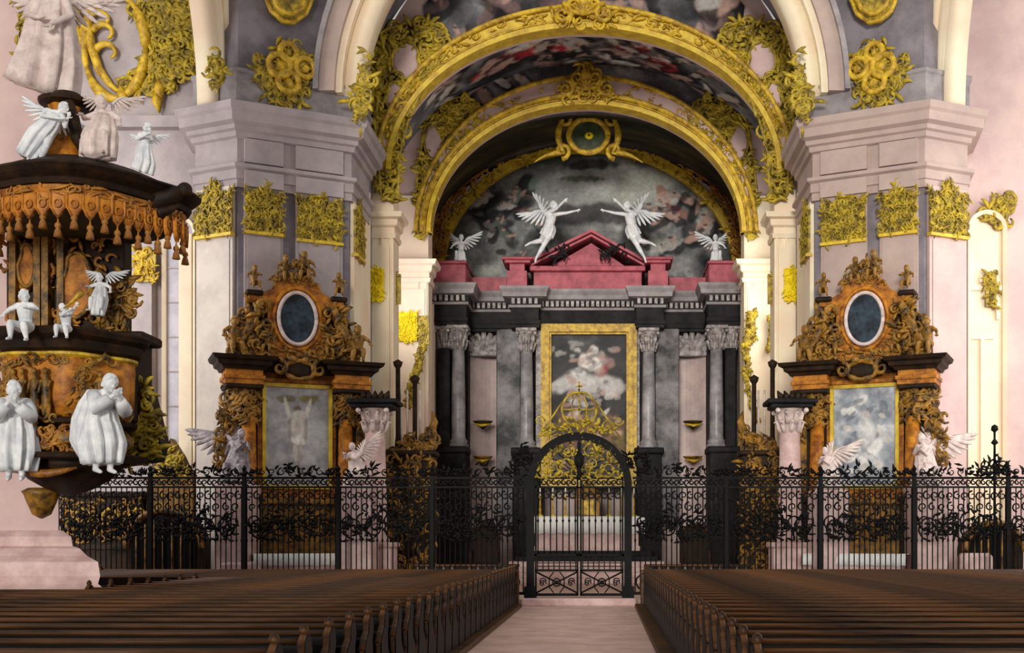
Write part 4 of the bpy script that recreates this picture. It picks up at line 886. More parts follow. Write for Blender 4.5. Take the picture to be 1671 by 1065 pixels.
        L += [(.05, 1.5, .26, .6, 0, (216, 214, 212), .7), (.05, 2.05, .1, .12, 0, (196, 184, 176), .9), (.3, 1.1, .24, .16, 30, (232, 230, 226), .8), (-.3, 2.4, .3, .08, 20, (130, 138, 148), .8)]
    painted('canvas', M['canvas'], lambda u, v: (-.9+1.8*u, -.66, 3.28+2.84*v+z0), lambda u, v, p: strokes(base(p.x, p.z), L, p.x, p.z-3.28-z0), 70, 110, fr)
    # attic
    half = [(1.0, 6.86), (1.0, 7.15), (.82, 7.5), (.82, 8.25), (1.0, 8.5), (1.32, 8.55), (1.34, 8.72), (.95, 8.76), (.7, 8.9), (.5, 9.2), (.2, 9.32)]
    out = half+[(-x, z) for x, z in half[::-1]]
    P('attic', MB().extr(out, -.62, -.1), 'wood')
    P('attic_ledge', B(.95, 1.42, -.75, -.1, 8.66, 8.8, bev=.03), 'wooddk'); P('attic_ledge', B(-1.42, -.95, -.75, -.1, 8.66, 8.8, bev=.03), 'wooddk')
    mb = MB().tube([(.53*math.cos(2*PI*i/36), -.7, 8.08+.74*math.sin(2*PI*i/36)) for i in range(37)], .055, 8)
    of = P('oval_frame', mb, 'pinkwhite', True); P('oval_picture', MB().loft([[(.5*math.cos(2*PI*i/36), y, 8.08+.71*math.sin(2*PI*i/36)) for i in range(36)] for y in (-.6, -.68)]), 'blue')
    P('oval_moulding', MB().tube([(.66*math.cos(2*PI*i/36), -.64, 8.08+.88*math.sin(2*PI*i/36)) for i in range(37)], .06, 7), 'wood', True)
    for q in (-1, 1):
        F = lambda a, b, w: Vector((a, -.5-w, b))
        mb = MB().tube(scroll_pts(F, q*1.35, 7.25, .36, PI/2, -q*1.3, .1), [.14-.007*i for i in range(14)], 8)
        mb.tube([F(q*(1.5-.5*t/8), 7.4+1.1*t/8, .12+.05*math.sin(t)) for t in range(9)], [.1+.06*math.sin(PI*t/8) for t in range(9)], 7)
        mb.box(min(q*.95, q*1.75), max(q*.95, q*1.75), -.7, -.1, 6.86, 7.02)
        P('volute', mb, 'woodgold', True)
        pol = [(q*.85, 6.9), (q*1.85, 6.9), (q*1.8, 7.4), (q*1.55, 8.0), (q*1.3, 8.5), (q*.85, 8.5)]
        P('attic_carving', rocaille(MB(), lambda a, b, w: Vector((a, -.45-w*2, b)), inpoly(pol), bbox(pol), 120, .3, 37+q, (.4, .85), .1), 'woodgold', True)
        P('attic_backing', MB().extr(pol, -.42, -.1), 'wooddk')
    pol = [(-.6, 9.0), (.6, 9.0), (.5, 9.4), (.25, 9.7), (-.2, 9.75), (-.5, 9.4)]
    P('crown_carving', rocaille(MB(), lambda a, b, w: Vector((a, -.4-w*2, b)), inpoly(pol), bbox(pol), 60, .26, 39, (.4, .85), .1), 'woodgold', True)
    P('lower_carving', rocaille(MB(), lambda a, b, w: Vector((a, -.62-w, b)), lambda u, v: (u/.55)**2+((v-8.08)/.76)**2 > 1.25, (-.8, .8, 6.95, 7.6), 34, .24, 40, (.5, .9)), 'woodgold', True)
    # table
    T = mw(root)
    mt = thing('side_altar_table', 'pink marble altar table below the %s side altar' % sd, 'table', T @ Vector((0, -1.65, 0)), math.radians(-s*24))
    B(-1.25, 1.25, -.5, .5, 0, 1.1, bev=.02).box(-1.35, 1.35, -.55, .55, 1.1, 1.2, bev=.02).build('table_block', M['pinkstone'], mt)
    cl = thing('side_altar_cloth', 'white linen cloth over the altar table of the %s side altar' % sd, 'cloth', T @ Vector((0, -1.65, 1.22)), math.radians(-s*24))
    rings = []
    for i in range(41):
        x = -1.42+2.84*i/40; w_ = .03*math.sin(i*1.4); rings.append([(x, .55, .02), (x, -.6, .02), (x, -.64-w_, -.3+.02*math.sin(i)), (x, -.6-w_, -.3), (x, -.57, .0), (x, .55, .0)])
    MB().loft(rings).build('linen', M['cloth'], cl, True)
    return root
ALT = {s: side_altar(s, sd) for s, sd in ((-1, 'left'), (1, 'right'))}
# carved putti on both altars: one model, copied
def putto(m, H, pose=None, wings=False):
    r = thing('putto', '', 'statue'); pz = dict(SIT); pz.update(pose or {})
    figure(r, M[m], H, pz, 1.45, 1.55, look=(.25, -.9, -.15), vox=.014)
    if wings:
        for q in (-1, 1): wing(r, M[m], (q*.05*H, .1*H, .54*H), (q*.7, .3, .5), (-q*.4, 0, .9), .4*H, 7)
    return r
pu = putto('woodgold', 1.25); first = True
for s, sd in ((-1, 'left'), (1, 'right')):
    T = mw(ALT[s])
    for lx, lz, sc, where, mir in ((-1.75, 6.9, 1.15, 'left end of the cornice', 1), (1.75, 6.9, 1.15, 'right end of the cornice', -1), (-1.2, 8.82, .72, 'left attic ledge', 1), (1.2, 8.82, .72, 'right attic ledge', -1), (-.32, 9.1, .85, 'left of the crown', 1), (.25, 9.2, .9, 'right of the crown', -1), (-.85, 7.05, .7, 'cornice left of the oval picture', -1), (.85, 7.05, .7, 'cornice right of the oval picture', 1)):
        c = pu if first else copy_tree(pu); first = False
        c.location = T @ Vector((lx, -.62 if abs(lx) > .5 else -.45, lz-.12-.03)); c.rotation_euler = (0, 0, math.radians(-s*24+mir*12)); c.scale = (sc*mir, sc, sc)
        tag(c, 'amber carved putto, %s of the %s side altar' % (where, sd), 'statue', 'carved putti on the side altars')
# adoring angels beside the altars
KN = dict(SIT); KN.update(dict(pel=(0, .02, .3), che=(.03, -.04, .52), nec=(.05, -.06, .63), hea=(.08, -.08, .73), ls=(-.07, -.04, .6), rs=(.13, -.04, .6), le=(.02, -.16, .48), lw=(.14, -.24, .56), re=(.2, -.12, .5), rw=(.16, -.25, .56)))
def adoring(label, px, pyb, Y, H, m, mir, wl=.8, wd=(-.85, .1, .42), two=True):
    r = thing('kneeling_angel', label, 'statue', at(px, pyb, Y))
    figure(r, M[m], H, KN, 1.1, 1.05, look=(.8, -.6, -.1))
    drape(r, M[m], H, [(.04, -.02, .5), (0, 0, .34), (0, -.08, .18), (0, -.1, .0)], [.12, .16, .2, .22], [.1, .13, .18, .18], 11, .13, 'robe', 9)
    wing(r, M[m], (-.06*H, .1*H, .58*H), wd, (.3, 0, .9), wl*H, 10); wing(r, M[m], (.0, .12*H, .6*H), (-.3, .3, .8), (-.8, 0, .4), wl*.6*H, 9)
    if mir: r.scale = (-1, 1, 1)
    p = MB().box(-.5, .5, -.5, .5, -at(px, pyb, Y).z+.12, -.0, bev=.04); p.build('pedestal', M['pinkstone'], r); return r
adoring('grey rose angel with raised grey wing kneeling left of the left side altar', 388, 790, 32.3, 1.9, 'greystat', False, .75, (-.93, .25, .28), False)
adoring('pale angel kneeling between the left side altar and the pink column', 583, 793, 32.5, 1.5, 'pinkwhite', True, .5, (-.5, .2, .7))
adoring('rosy angel with dark outstretched wing kneeling left of the right side altar', 1352, 800, 32.6, 1.5, 'pinkwhite', True, .6, (-.8, 0, .5))
adoring('rosy angel with long wing pointing right, kneeling right of the right side altar', 1510, 795, 32.3, 1.85, 'pinkwhite', True, .75, (-.93, .25, .28), False)
# rose marble columns beside the altars
for px, lb, s in ((612, 'left of the choir', -1), (1289, 'right of the choir', 1)):
    p = at(px, 0, 33.9); c = thing('marble_column', 'short rose marble column with dark capped slab, %s' % lb, 'column', (p.x, 33.9, .12))
    h = at(0, 655, 33.9).z-.12
    MB().box(-.55, .55, -.55, .55, 0, 1.4, bev=.03).box(-.62, .62, -.62, .62, 1.4, 1.55, bev=.04).build('pedestal', M['pinkstone'], c)
    MB().lathe([(.42, 1.55), (.42, 1.65), (.34, 1.75), (.33, 3.0), (.29, h-.9)], (0, 0, 0), 20).build('shaft', M['pinkstone'], c, True)
    mb = MB(); vcap(mb, 0, 0, h-.9, h-.1, .3, 5); mb.build('column_capital', M['pinkwhite'], c, True)
    MB().box(-.72, .72, -.6, .6, h-.1, h+.03, bev=.03).box(-.6, .6, -.5, .5, h-.22, h-.1, bev=.03).build('top_slab', M['blackmarble'], c)
    mb = MB()
    for k in range(5): mb.tube([(-.3+.15*k, -.1, h+.0), (-.3+.17*k, -.15, h+.16), (-.38+.2*k, -.1, h+.3)], [.07, .1, .02], 6)
    mb.build('finial', M['wooddk'], c, True)
# choir stall fronts with carved posts
for s, sd, pxa, pxb, pyt in ((-1, 'left', 632, 712, 690), (1, 'right', 1206, 1276, 690)):
    Y = 38.0; x0, x1 = sorted((at(pxa, 0, Y).x, at(pxb, 0, Y).x)); zt = at(0, 720, Y).z
    c = thing('choir_stall', 'carved gilt brown choir stall end with tall dark posts beside the %s choir pilaster' % sd, 'choir stall', ((x0+x1)/2, Y-.3, .12))
    W(MB().box(x0, x1, Y-.8, Y+.2, .12, zt-.5, bev=.04).box(x0-.08, x1+.08, Y-.9, Y+.2, zt-.5, zt-.35, bev=.04).box(x0-.06, x1+.06, Y-.88, Y+.2, 2.3, 2.45, bev=.03), 'case', 'wooddk', c)
    pol = [(x0, .4), (x1, .4), (x1, zt-.5), (x0, zt-.5)]
    W(rocaille(MB(), FY(Y-.82), inpoly(pol), bbox(pol), 260, .28, 61+s, (.4, .85)), 'carving', 'woodgold', c, True)
    q = 1 if s < 0 else -1; xe = x1 if s < 0 else x0
    pol = [(xe-q*1.3, zt-.4), (xe, zt-.4), (xe+q*.05, zt+.5), (xe-q*.2, zt+.35), (xe-q*.4, zt+.05), (xe-q*.9, zt+.1)]
    W(rocaille(MB(), FY(Y-.5), inpoly(pol), bbox(pol), 70, .3, 65+s, (.5, .9)), 'crest', 'woodgold', c, True)
    W(MB().tube([(xe-q*.25, Y-.4, zt-.4), (xe-q*.3, Y-.4, zt+.1), (xe-q*.1, Y-.4, zt+.3), (xe-q*.0, Y-.4, zt+.6), (xe-q*.08, Y-.4, zt+.95)], [.2, .16, .15, .12, .02], 8), 'corner_finial', 'woodgold', c, True)
    for xx, top in ((x0+.4 if s < 0 else x1-.35, 585), (x0+.95 if s < 0 else x1-.95, 610)):
        W(MB().lathe([(.12, 0), (.1, .3), (.075, .5), (.075, at(0, top, Y).z-zt), (.13, at(0, top, Y).z-zt+.08), (.16, at(0, top, Y).z-zt+.2), (.0, at(0, top, Y).z-zt+.3)], (xx, Y-.3, zt-.36), 12), 'post', 'wooddk', c, True)
    for k in range(4): W(MB().lathe([(.035, 0), (.035, 2.0)], ((x0+x1)/2-.3+.2*k, Y-.25, zt-.36), 8), 'organ_pipe', 'pinkwhite', c, True)
# ================================================================== PULPIT
pc = Vector((-7.95, 18.75, 0)); root = thing('pulpit', 'amber and dark carved wooden pulpit hanging on the left pier', 'pulpit', (pc.x, pc.y, 2.1))
def zp(py, Y=18.3): return at(0, py, Y).z
def lobed(prof, c, amp=.05, n=6, seg=72, sx=1, sy=1):
    rings = []
    for r, z in prof:
        rings.append([(c[0]+r*sx*(1+amp*math.cos(n*2*PI*i/seg+.4))*math.cos(2*PI*i/seg), c[1]+r*sy*(1+amp*math.cos(n*2*PI*i/seg+.4))*math.sin(2*PI*i/seg), z) for i in range(seg)])
    return MB().loft(rings)
c = (pc.x, pc.y)
W(lobed([(.86, zp(690)), (.98, zp(660)), (1.0, zp(600)), (.98, zp(578))], c), 'body', 'wood', root, True)
W(lobed([(.95, zp(582)), (1.08, zp(576)), (1.12, zp(566)), (1.1, zp(562)), (1.2, zp(556)), (1.24, zp(548)), (1.2, zp(544)), (1.0, zp(543))], c), 'rail', 'wooddk', root, False)
W(lobed([(.98, zp(590)), (1.04, zp(586)), (1.04, zp(582)), (.98, zp(580))], c), 'upper_fillet', 'gold', root)
W(lobed([(.8, zp(700)), (1.02, zp(694)), (1.04, zp(688)), (.9, zp(684))], c), 'lower_moulding', 'wooddk', root)
W(lobed([(.75, zp(745)), (.95, zp(728)), (.98, zp(715)), (.85, zp(698))], c), 'bulge', 'woodgold', root, True)
W(lobed([(.7, zp(752)), (1.18, zp(750)), (1.2, zp(744)), (1.1, zp(741)), (.7, zp(740))], c), 'ledge', 'wooddk', root)
W(lobed([(.1, zp(806)), (.35, zp(796)), (.62, zp(780)), (.8, zp(762)), (.82, zp(750))], c, .03), 'corbel', 'wooddk', root, True)
W(MB().lathe([(.02, zp(845)), (.14, zp(838)), (.22, zp(818)), (.26, zp(806)), (.3, zp(800)), (.2, zp(794))], (c[0]-.45, c[1], 0), 20, wave=.06), 'pendant', 'woodgold', root, True)
W(MB().tube([(c[0]-.5+1.0*t/8, c[1]-.85-.1*math.sin(PI*t/8), zp(765)-.1*math.sin(PI*t/8)) for t in range(9)], [.02+.05*math.sin(PI*t/8) for t in range(9)], 6), 'corbel_swag', 'orangegold', root, True)
def cyl(r): return lambda u, v, w: Vector((c[0]+(r+w)*math.sin(u), c[1]-(r+w)*math.cos(u), v))
W(rocaille(MB(), cyl(1.0), lambda u, v: abs(abs(u)-.62) < .14 or v < zp(680) or v > zp(598), (-1.5, 1.5, zp(688), zp(590)), 170, .17, 5, (.45, .85), .03), 'carved_ornament', 'woodgold', root, True)
W(rocaille(MB(), cyl(.94), lambda u, v: True, (-1.4, 1.4, zp(742), zp(700)), 120, .16, 6, (.45, .85), .03), 'bulge_carving', 'orangegold', root, True)
# relief panels with little standing figures
for u0 in (-.3, .05, -1.0, .95):
    mb = MB(); F = cyl(1.0)
    for k, du in enumerate((-.1, .06)):
        mb.cap(F(u0+du, zp(670), .03), .07, F(u0+du, zp(630), .05), .06, 8); mb.cap(F(u0+du, zp(632), .05), .05, F(u0+du, zp(622), .05), .04, 8); mb.ell(F(u0+du, zp(614), .06), .045, .045, .055, 8, 6)
        mb.cap(F(u0+du-.06, zp(630), .06), .025, F(u0+du-.08, zp(648), .1), .02, 6); mb.cap(F(u0+du+.06, zp(630), .06), .025, F(u0+du+.03, zp(645), .12), .02, 6)
        mb.cap(F(u0+du-.03, zp(668), .04), .045, F(u0+du-.03, zp(682), .04), .03, 6); mb.cap(F(u0+du+.03, zp(668), .04), .045, F(u0+du+.04, zp(682), .04), .03, 6)
    W(mb, 'relief_figures', 'woodgold', root, True)
# back board up to the canopy
bx0, bx1 = at(12, 0, 19.5).x, at(205, 0, 19.5).x; zb0, zb1 = zp(548, 19.4), zp(350, 19.4)
W(MB().box(bx0, bx1, 19.45, 19.78, zb0-1.2, zb1+.3, bev=.03), 'back_board', 'wooddk', root)
for px in (22, 62, 75, 100):
    x = at(px, 0, 19.3).x; W(MB().box(x-.055, x+.055, 19.25, 19.5, zb0, zb1).box(x-.09, x+.09, 19.22, 19.5, zb1-.25, zb1-.05), 'board_pilaster', 'woodgold', root)
F = FY(19.42)
for px, py0, py1, hw in ((48, 400, 470, 14), (128, 415, 520, 26)):
    x = at(px, 0, 19.4).x; w = hw*19.4/1900; z0, z1 = zp(py1, 19.4), zp(py0, 19.4)
    pts = [(x+w*(1-.35*max(0, math.sin(3*PI*t/12))*(t > 4))*math.cos(2*PI*t/24), (z0+z1)/2+(z1-z0)/2*math.sin(2*PI*t/24)) for t in range(24)]
    W(MB().poly(pts, lambda a, b: F(a, b, -.02), lambda a, b: F(a, b, .12)), 'board_panel', 'wood', root)
    W(MB().tube([F(a, b, .12) for a, b in pts+pts[:1]], .035, 6), 'panel_moulding', 'woodgold', root, True)
pol = PX([(160, 545), (200, 548), (226, 505), (222, 470), (205, 440), (190, 452), (175, 470), (150, 470)], 19.4)
W(rocaille(MB(), FY(19.4), inpoly(pol), bbox(pol), 150, .2, 12, (.4, .85), .08), 'side_carving', 'woodgold', root, True)
W(rocaille(MB(), FY(19.42), lambda u, v: True, (bx0, bx1-.2, zb0, zb1), 150, .2, 13, (.45, .85), .04), 'board_carving', 'orangegold', root, True)
pol = PX([(185, 690), (215, 600), (238, 640), (258, 720), (250, 750), (195, 758)], 19.2)
W(rocaille(MB(), FY(19.3), inpoly(pol), bbox(pol), 150, .22, 14, (.4, .85), .08), 'lower_side_carving', 'gold2', root, True)
W(MB().poly(pol, lambda a, b: (a, 19.3, b), lambda a, b: (a, 19.7, b)), 'lower_side_board', 'wooddk', root)
W(MB().box(at(180, 0, 19.2).x, at(228, 0, 19.2).x, 19.0, 19.75, zp(690, 19.2), zp(545, 19.2), bev=.03).box(at(175, 0, 19.2).x, at(245, 0, 19.2).x, 18.9, 19.75, zp(560, 19.2), zp(545, 19.2), bev=.03), 'stair_post', 'wooddk', root)
# sounding board
def zc(py): return zp(py, 17.35)
cc = (c[0]+.1, c[1]+.05); 
cn = thing('sounding_board', 'brown carved pulpit canopy with fringe and tassels, above the pulpit', 'canopy', (cc[0], cc[1], zc(345)))
def oct_(r, z, k=.07, seg=80): return [(cc[0]+r*(1+k*math.cos(4*2*PI*i/seg-1.2))*math.cos(2*PI*i/seg), cc[1]+r*.85*(1+k*math.cos(4*2*PI*i/seg-1.2))*math.sin(2*PI*i/seg), z) for i in range(seg)]
def can(prof): return MB().loft([oct_(r, z) for r, z in prof])
W(can([(1.45, zc(300)), (1.62, zc(296)), (1.66, zc(288)), (1.6, zc(284)), (1.72, zc(276)), (1.8, zc(268)), (1.78, zc(264)), (1.2, zc(258))]), 'cornice', 'wooddk', cn)
W(can([(1.35, zc(318)), (1.52, zc(316)), (1.56, zc(308)), (1.58, zc(298)), (1.3, zc(296))]), 'frieze', 'wood', cn)
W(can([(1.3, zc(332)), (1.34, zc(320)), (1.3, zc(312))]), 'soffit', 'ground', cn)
mb = MB(); N_ = 46; R_ = 1.5
def rim(i, r, z, k=.07):
    a = 2*PI*i/N_; q = r*(1+k*math.cos(4*a-1.2)); return Vector((cc[0]+q*math.cos(a), cc[1]+q*.85*math.sin(a), z))
tz0, tz1 = zc(312), zc(356)
tas = None; lam = None
for i in range(N_):
    a = 2*PI*i/N_
    if math.sin(a) > .35: continue
    p = rim(i, 1.56, 0); L = (.36, .28)[i % 2]
    n_ = Vector((math.cos(a), math.sin(a)*.9, 0)).normalized(); rz = math.atan2(n_.y, n_.x)+PI/2
    if lam is None:
        m1 = MB().extr([(-.1, 0), (.1, 0), (.1, -.22), (.06, -.32), (0, -.38), (-.06, -.32), (-.1, -.22)], -.02, .02)
        m1.tube([(.05*math.cos(2*PI*t/12), -.035, -.16+.06*math.sin(2*PI*t/12)) for t in range(13)], .016, 5)
        m1.tube([(-.1, -.03, 0), (-.1, -.03, -.22), (0, -.03, -.38), (.1, -.03, -.22), (.1, -.03, 0)], .016, 5)
        lam = m1.build('lambrequin', M['wood'], cn)
        o = lam
    else: o = lam.copy(); COL.objects.link(o)
    o.location = Vector((p.x, p.y, tz0))-cn.location; o.rotation_euler = (0, 0, rz)
    if tas is None:
        tas = MB().lathe([(.01, 0), (.015, -.06), (.045, -.09), (.05, -.13), (.03, -.15), (.05, -.2), (.065, -.28), (.0, -.285)], (0, 0, 0), 10).build('tassel', M['orangegold'], cn, True); o = tas
    else: o = tas.copy(); COL.objects.link(o)
    o.location = Vector((p.x, p.y, tz0-L-.02+.05*(i % 2)))-cn.location
W(rocaille(MB(), lambda u, v, w: Vector((cc[0]+(1.55+w)*(1+.07*math.cos(4*u-1.2))*math.cos(u), cc[1]+(1.55+w)*.85*(1+.07*math.cos(4*u-1.2))*math.sin(u), v)), lambda u, v: True, (-2.9, .2, zc(318), zc(300)), 90, .14, 15, (.5, .9), .03), 'frieze_carving', 'orangegold', cn, True)
# upturned corner
pR = at(285, 300, 18.6)
W(MB().tube([(pR.x-.75, 18.55, zc(300)), (pR.x-.3, 18.5, zc(292)), (pR.x, 18.5, zc(282)), (pR.x+.2, 18.5, zc(270))], [.12, .2, .14, .08], 8).ell((pR.x+.2, 18.5, zc(272)), .12, .12, .12).tube([(pR.x-.6, 18.5, zc(312)), (pR.x-.2, 18.5, zc(312)), (pR.x+.12, 18.5, zc(298))], [.1, .12, .02], 6), 'corner_scroll', 'wooddk', cn, True)
W(MB().loft([oct_(1.7, zc(266)), oct_(1.35, zc(262)+.12), oct_(.95, zc(262)+.3), oct_(.5, zp(258)+.05)]), 'roof', 'wooddk', cn, True)
# hump of the canopy
hx = at(103, 0, 18.6).x
W(MB().lathe([(.62, zp(264)), (.52, zp(250)), (.36, zp(225)), (.26, zp(195)), (.2, zp(170)), (.24, zp(162)), (.0, zp(160))], (hx, 18.65, 0), 40, wave=.05, nw=7), 'hump', 'wood', cn, True)
W(MB().tube([(hx+.2, 18.35, zp(165)), (hx+.3, 18.3, zp(195)), (hx+.36, 18.3, zp(225)), (hx+.5, 18.3, zp(246)), (hx+.66, 18.3, zp(252)), (hx+.72, 18.3, zp(240)), (hx+.6, 18.3, zp(236))], [.08, .1, .1, .1, .09, .06, .03], 8), 'hump_volute', 'wooddk', cn, True)
W(MB().lathe([(.3, zp(160)), (.42, zp(156)), (.44, zp(150)), (.3, zp(148)), (.2, zp(136)), (.0, zp(134))], (hx, 18.75, 0), 18), 'cap', 'wooddk', cn, False)
W(rocaille(MB(), lambda u, v, w: Vector((hx+(.34+w)*math.sin(u), 18.65-(.34+w)*math.cos(u), v)), lambda u, v: True, (-.6, .5, zp(225), zp(190)), 24, .12, 16), 'hump_ornament', 'woodgold', cn, True)
# carved figures of the pulpit
def robed(name, label, px, pyb, pyt, Y, m, pose, look, mir=False, robe=None, wings=0, rz=0, base=0, fat=1.25, head=1.25, seed=1):
    p = at(px, pyb, Y); H = (pyb-pyt)*Y/FOC/ (pose.get('top', (0, 0, 1.0))[2]); pz = {k: v for k, v in pose.items() if k != 'top'}
    r = thing(name, label, 'statue', (p.x, p.y, p.z), rz); figure(r, M[m], H, pz, fat, head, look=look, vox=.009)
    if robe: drape(r, M[m], H, *robe, folds=9, amp=.17, name='robe', seed=seed)
    if wings:
        for q in (-1, 1): wing(r, M[m], (q*.05*H, .1*H, .72*H), (q*.75, .35, .35), (-q*.35, 0, .9), wings*H, 8)
    if mir: r.scale = (-1, 1, 1)
    return r
def mantle(r, m, H, path, rx, ry, seed): return drape(r, m, H, path, rx, ry, 13, .2, 'mantle', seed, 90)
SA = dict(top=(0, 0, .96), pel=(0, .03, .5), wai=(0, .03, .6), che=(0, -.04, .7), nec=(0, -.1, .795), hea=(0, -.16, .87), ls=(-.11, -.06, .765), rs=(.11, -.06, .765), le=(-.15, -.17, .62), lw=(-.03, -.27, .74), re=(.15, -.17, .62), rw=(.03, -.27, .72),
    lk=(-.06, -.1, .28), rk=(.06, -.12, .29), la=(-.06, .0, .05), ra=(.06, -.05, .05), lt=(-.06, -.1, .02), rt=(.06, -.15, .02))
RS = ([(0, -.06, .76), (0, .01, .66), (0, .03, .5), (0, -.02, .28), (0, -.03, .1)], [.1, .14, .17, .19, .15], [.08, .12, .16, .2, .17])
for lb, px, pyb, rz, sd_ in (('white robed saint in profile with hands raised to the chin, right of the pulpit body', 165, 774, 52, 2), ('white robed saint at the far left edge beside the pulpit body', 26, 786, 20, 4)):
    p_ = at(px, pyb, 17.7); H = 162*17.7/FOC/.96; r = thing('saint_statue', lb, 'statue', (p_.x, p_.y, p_.z), math.radians(rz))
    figure(r, M['white'], H, {k: v for k, v in SA.items() if k != 'top'}, 1.3, 1.3, look=(0, -1, -.35), vox=.009)
    drape(r, M['white'], H, *RS, 11, .2, 'robe', sd_, 90)
    mantle(r, M['white'], H, [(0, .0, .8), (.0, .05, .68), (-.02, .09, .5), (-.05, .1, .3), (-.06, .1, .16)], [.13, .17, .19, .17, .09], [.08, .1, .11, .11, .08], sd_+5)
    for q in 'lr':
        S_, E_, W_ = (Vector(SA[q+x])*H for x in 'sew')
        m_ = MB().tube([S_, S_.lerp(E_, .5), E_, E_.lerp(W_, .5), E_.lerp(W_, .8)], [.06*H, .068*H, .07*H, .06*H, .05*H], 10); m_.build('sleeve', M['white'], r, True)
EV = dict(top=(0, 0, .98), che=(.02, -.03, .72), nec=(.05, -.06, .82), hea=(.09, -.09, .905), ls=(-.09, -.02, .79), rs=(.12, -.05, .79), le=(-.12, -.12, .66), lw=(.1, -.22, .7), re=(.2, -.12, .66), rw=(.2, -.22, .75), lk=(-.05, -.06, .28), rk=(.08, -.12, .28))
EV2 = dict(EV); EV2.update(dict(lw=(-.02, -.2, .55), le=(-.16, -.1, .62), rw=(.1, -.2, .5), re=(.2, -.08, .62), hea=(.02, -.07, .91), nec=(.01, -.04, .82)))
PT = dict(SIT); PT['top'] = (0, 0, .78)
robed('putto', 'white putto sitting on the left of the pulpit rail', 42, 562, 474, 17.5, 'white', PT, (.6, -.8, 0), False, None, fat=1.35, head=1.4)
PT2 = dict(PT); PT2.update(dict(re=(.2, -.18, .56), rw=(.3, -.24, .68), le=(.0, -.22, .5), lw=(.16, -.28, .58), hea=(-.04, -.05, .69)))
r = robed('putto', 'white putto blowing a trumpet in the middle of the pulpit rail', 108, 556, 496, 17.5, 'white', PT2, (.7, -.7, .3), False, None, fat=1.35, head=1.4)
hh = 60*17.5/1900/.78
MB().tube([(.02*hh, -.16*hh, .66*hh), (.2*hh, -.26*hh, .74*hh), (.5*hh, -.36*hh, .95*hh)], [.012, .016, .05], 8).build('trumpet', M['gold'], r, True)
robed('putto', 'white draped putto high on the right of the pulpit back board', 165, 512, 446, 19.0, 'white', PT, (-.3, -.9, -.2), True, ([(0, 0, .5), (0, -.05, .3), (.02, -.1, .1), (.03, -.1, -.05)], [.1, .14, .13, .1], [.1, .15, .14, .1]), wings=.4, fat=1.2, head=1.3)
ra_ = robed('winged_angel', 'white angel leaning against the brown hump of the pulpit canopy', 66, 268, 154, 17.9, 'white', EV, (.8, -.5, .1), False, ([(.02, -.03, .78), (-.0, -.02, .6), (-.06, 0, .4), (-.12, 0, .05)], [.11, .13, .15, .12], [.09, .12, .13, .1]), wings=.45, seed=6)
ra_.rotation_euler = (0, math.radians(20), math.radians(25)); ra_.location.x -= .12
robed('seated_figure', 'rosy draped figure seated on the pulpit canopy right of the hump', 170, 266, 158, 18.2, 'pinkwhite', PT, (-.5, -.8, -.1), True, ([(0, 0, .54), (0, -.05, .34), (0, -.14, .2), (0, -.16, .0)], [.12, .17, .19, .18], [.1, .16, .16, .13]), wings=.35, seed=7)
robed('putto', 'small white putto standing on the right corner of the pulpit canopy', 236, 283, 205, 17.9, 'white', EV, (.2, -.9, 0), False, ([(.02, -.02, .6), (0, -.02, .42), (0, -.03, .2), (-.06, 0, .03)], [.12, .16, .2, .2], [.11, .15, .18, .18]), wings=.4, fat=1.3, head=1.5, seed=8)
robed('winged_angel', 'large rosy stucco angel with flowing drapery on top of the pulpit canopy', 84, 152, -38, 18.9, 'pinkwhite', EV2, (.2, -.9, 0), False, ([(.02, -.03, .8), (.0, -.02, .62), (-.02, 0, .42), (-.04, -.02, .2), (-.1, 0, .02)], [.14, .18, .22, .25, .28], [.1, .14, .16, .18, .16]), wings=.45, seed=9)
# ================================================================== RAILING AND GATE
YF = 31.0
def bar_mesh(z0, z1, r=.017):
    return MB().lathe([(r, z0), (r, z0+(z1-z0)*.48), (r*1.9, z0+(z1-z0)*.5), (r, z0+(z1-z0)*.52), (r, z1)], (0, 0, 0), 8).mesh('bar')
BAR = bar_mesh(.34, 3.12)
def iron_scrolls(mb, x0, x1, z0, z1, n, s, seed, y=0.0, r=.022):
    rnd = random.Random(seed)
    for i in range(n):
        x = x0+(x1-x0)*(i+.5)/n; q = 1 if i % 2 else -1; zc = (z0+z1)/2; rr = min((z1-z0)*.5, (x1-x0)/n*.62)*rnd.uniform(.85, 1.1)
        mb.tube([(x+rr*(1-.75*t/11)*math.cos(q*(PI*.5+2.2*PI*t/11)), y+.01*q, zc+rr*(1-.75*t/11)*math.sin(q*(PI*.5+2.2*PI*t/11))) for t in range(12)], [r*(1.2-.05*t) for t in range(12)], 5)
    return mb
def iron_leaves(mb, cx, cz, w, h, n, seed, y=0.0, s=.16):
    rnd = random.Random(seed)
    for i in range(n):
        x = cx+rnd.uniform(-w, w); z = cz+rnd.uniform(-.1, 1)*h*(1-abs(x-cx)/w*.7); a = rnd.uniform(-.3, PI+.3); l = s*rnd.uniform(.7, 1.4)
        mb.tube([(x, y, z), (x+l*.5*math.cos(a), y-.05, z+l*.5*math.sin(a)), (x+l*math.cos(a), y+rnd.uniform(-.05, .05), z+l*math.sin(a))], [.012, .04, .008], 5)
    return mb
WHERE = ['next to the gate', 'second from the gate', 'third from the gate', 'fourth from the gate', 'outermost']
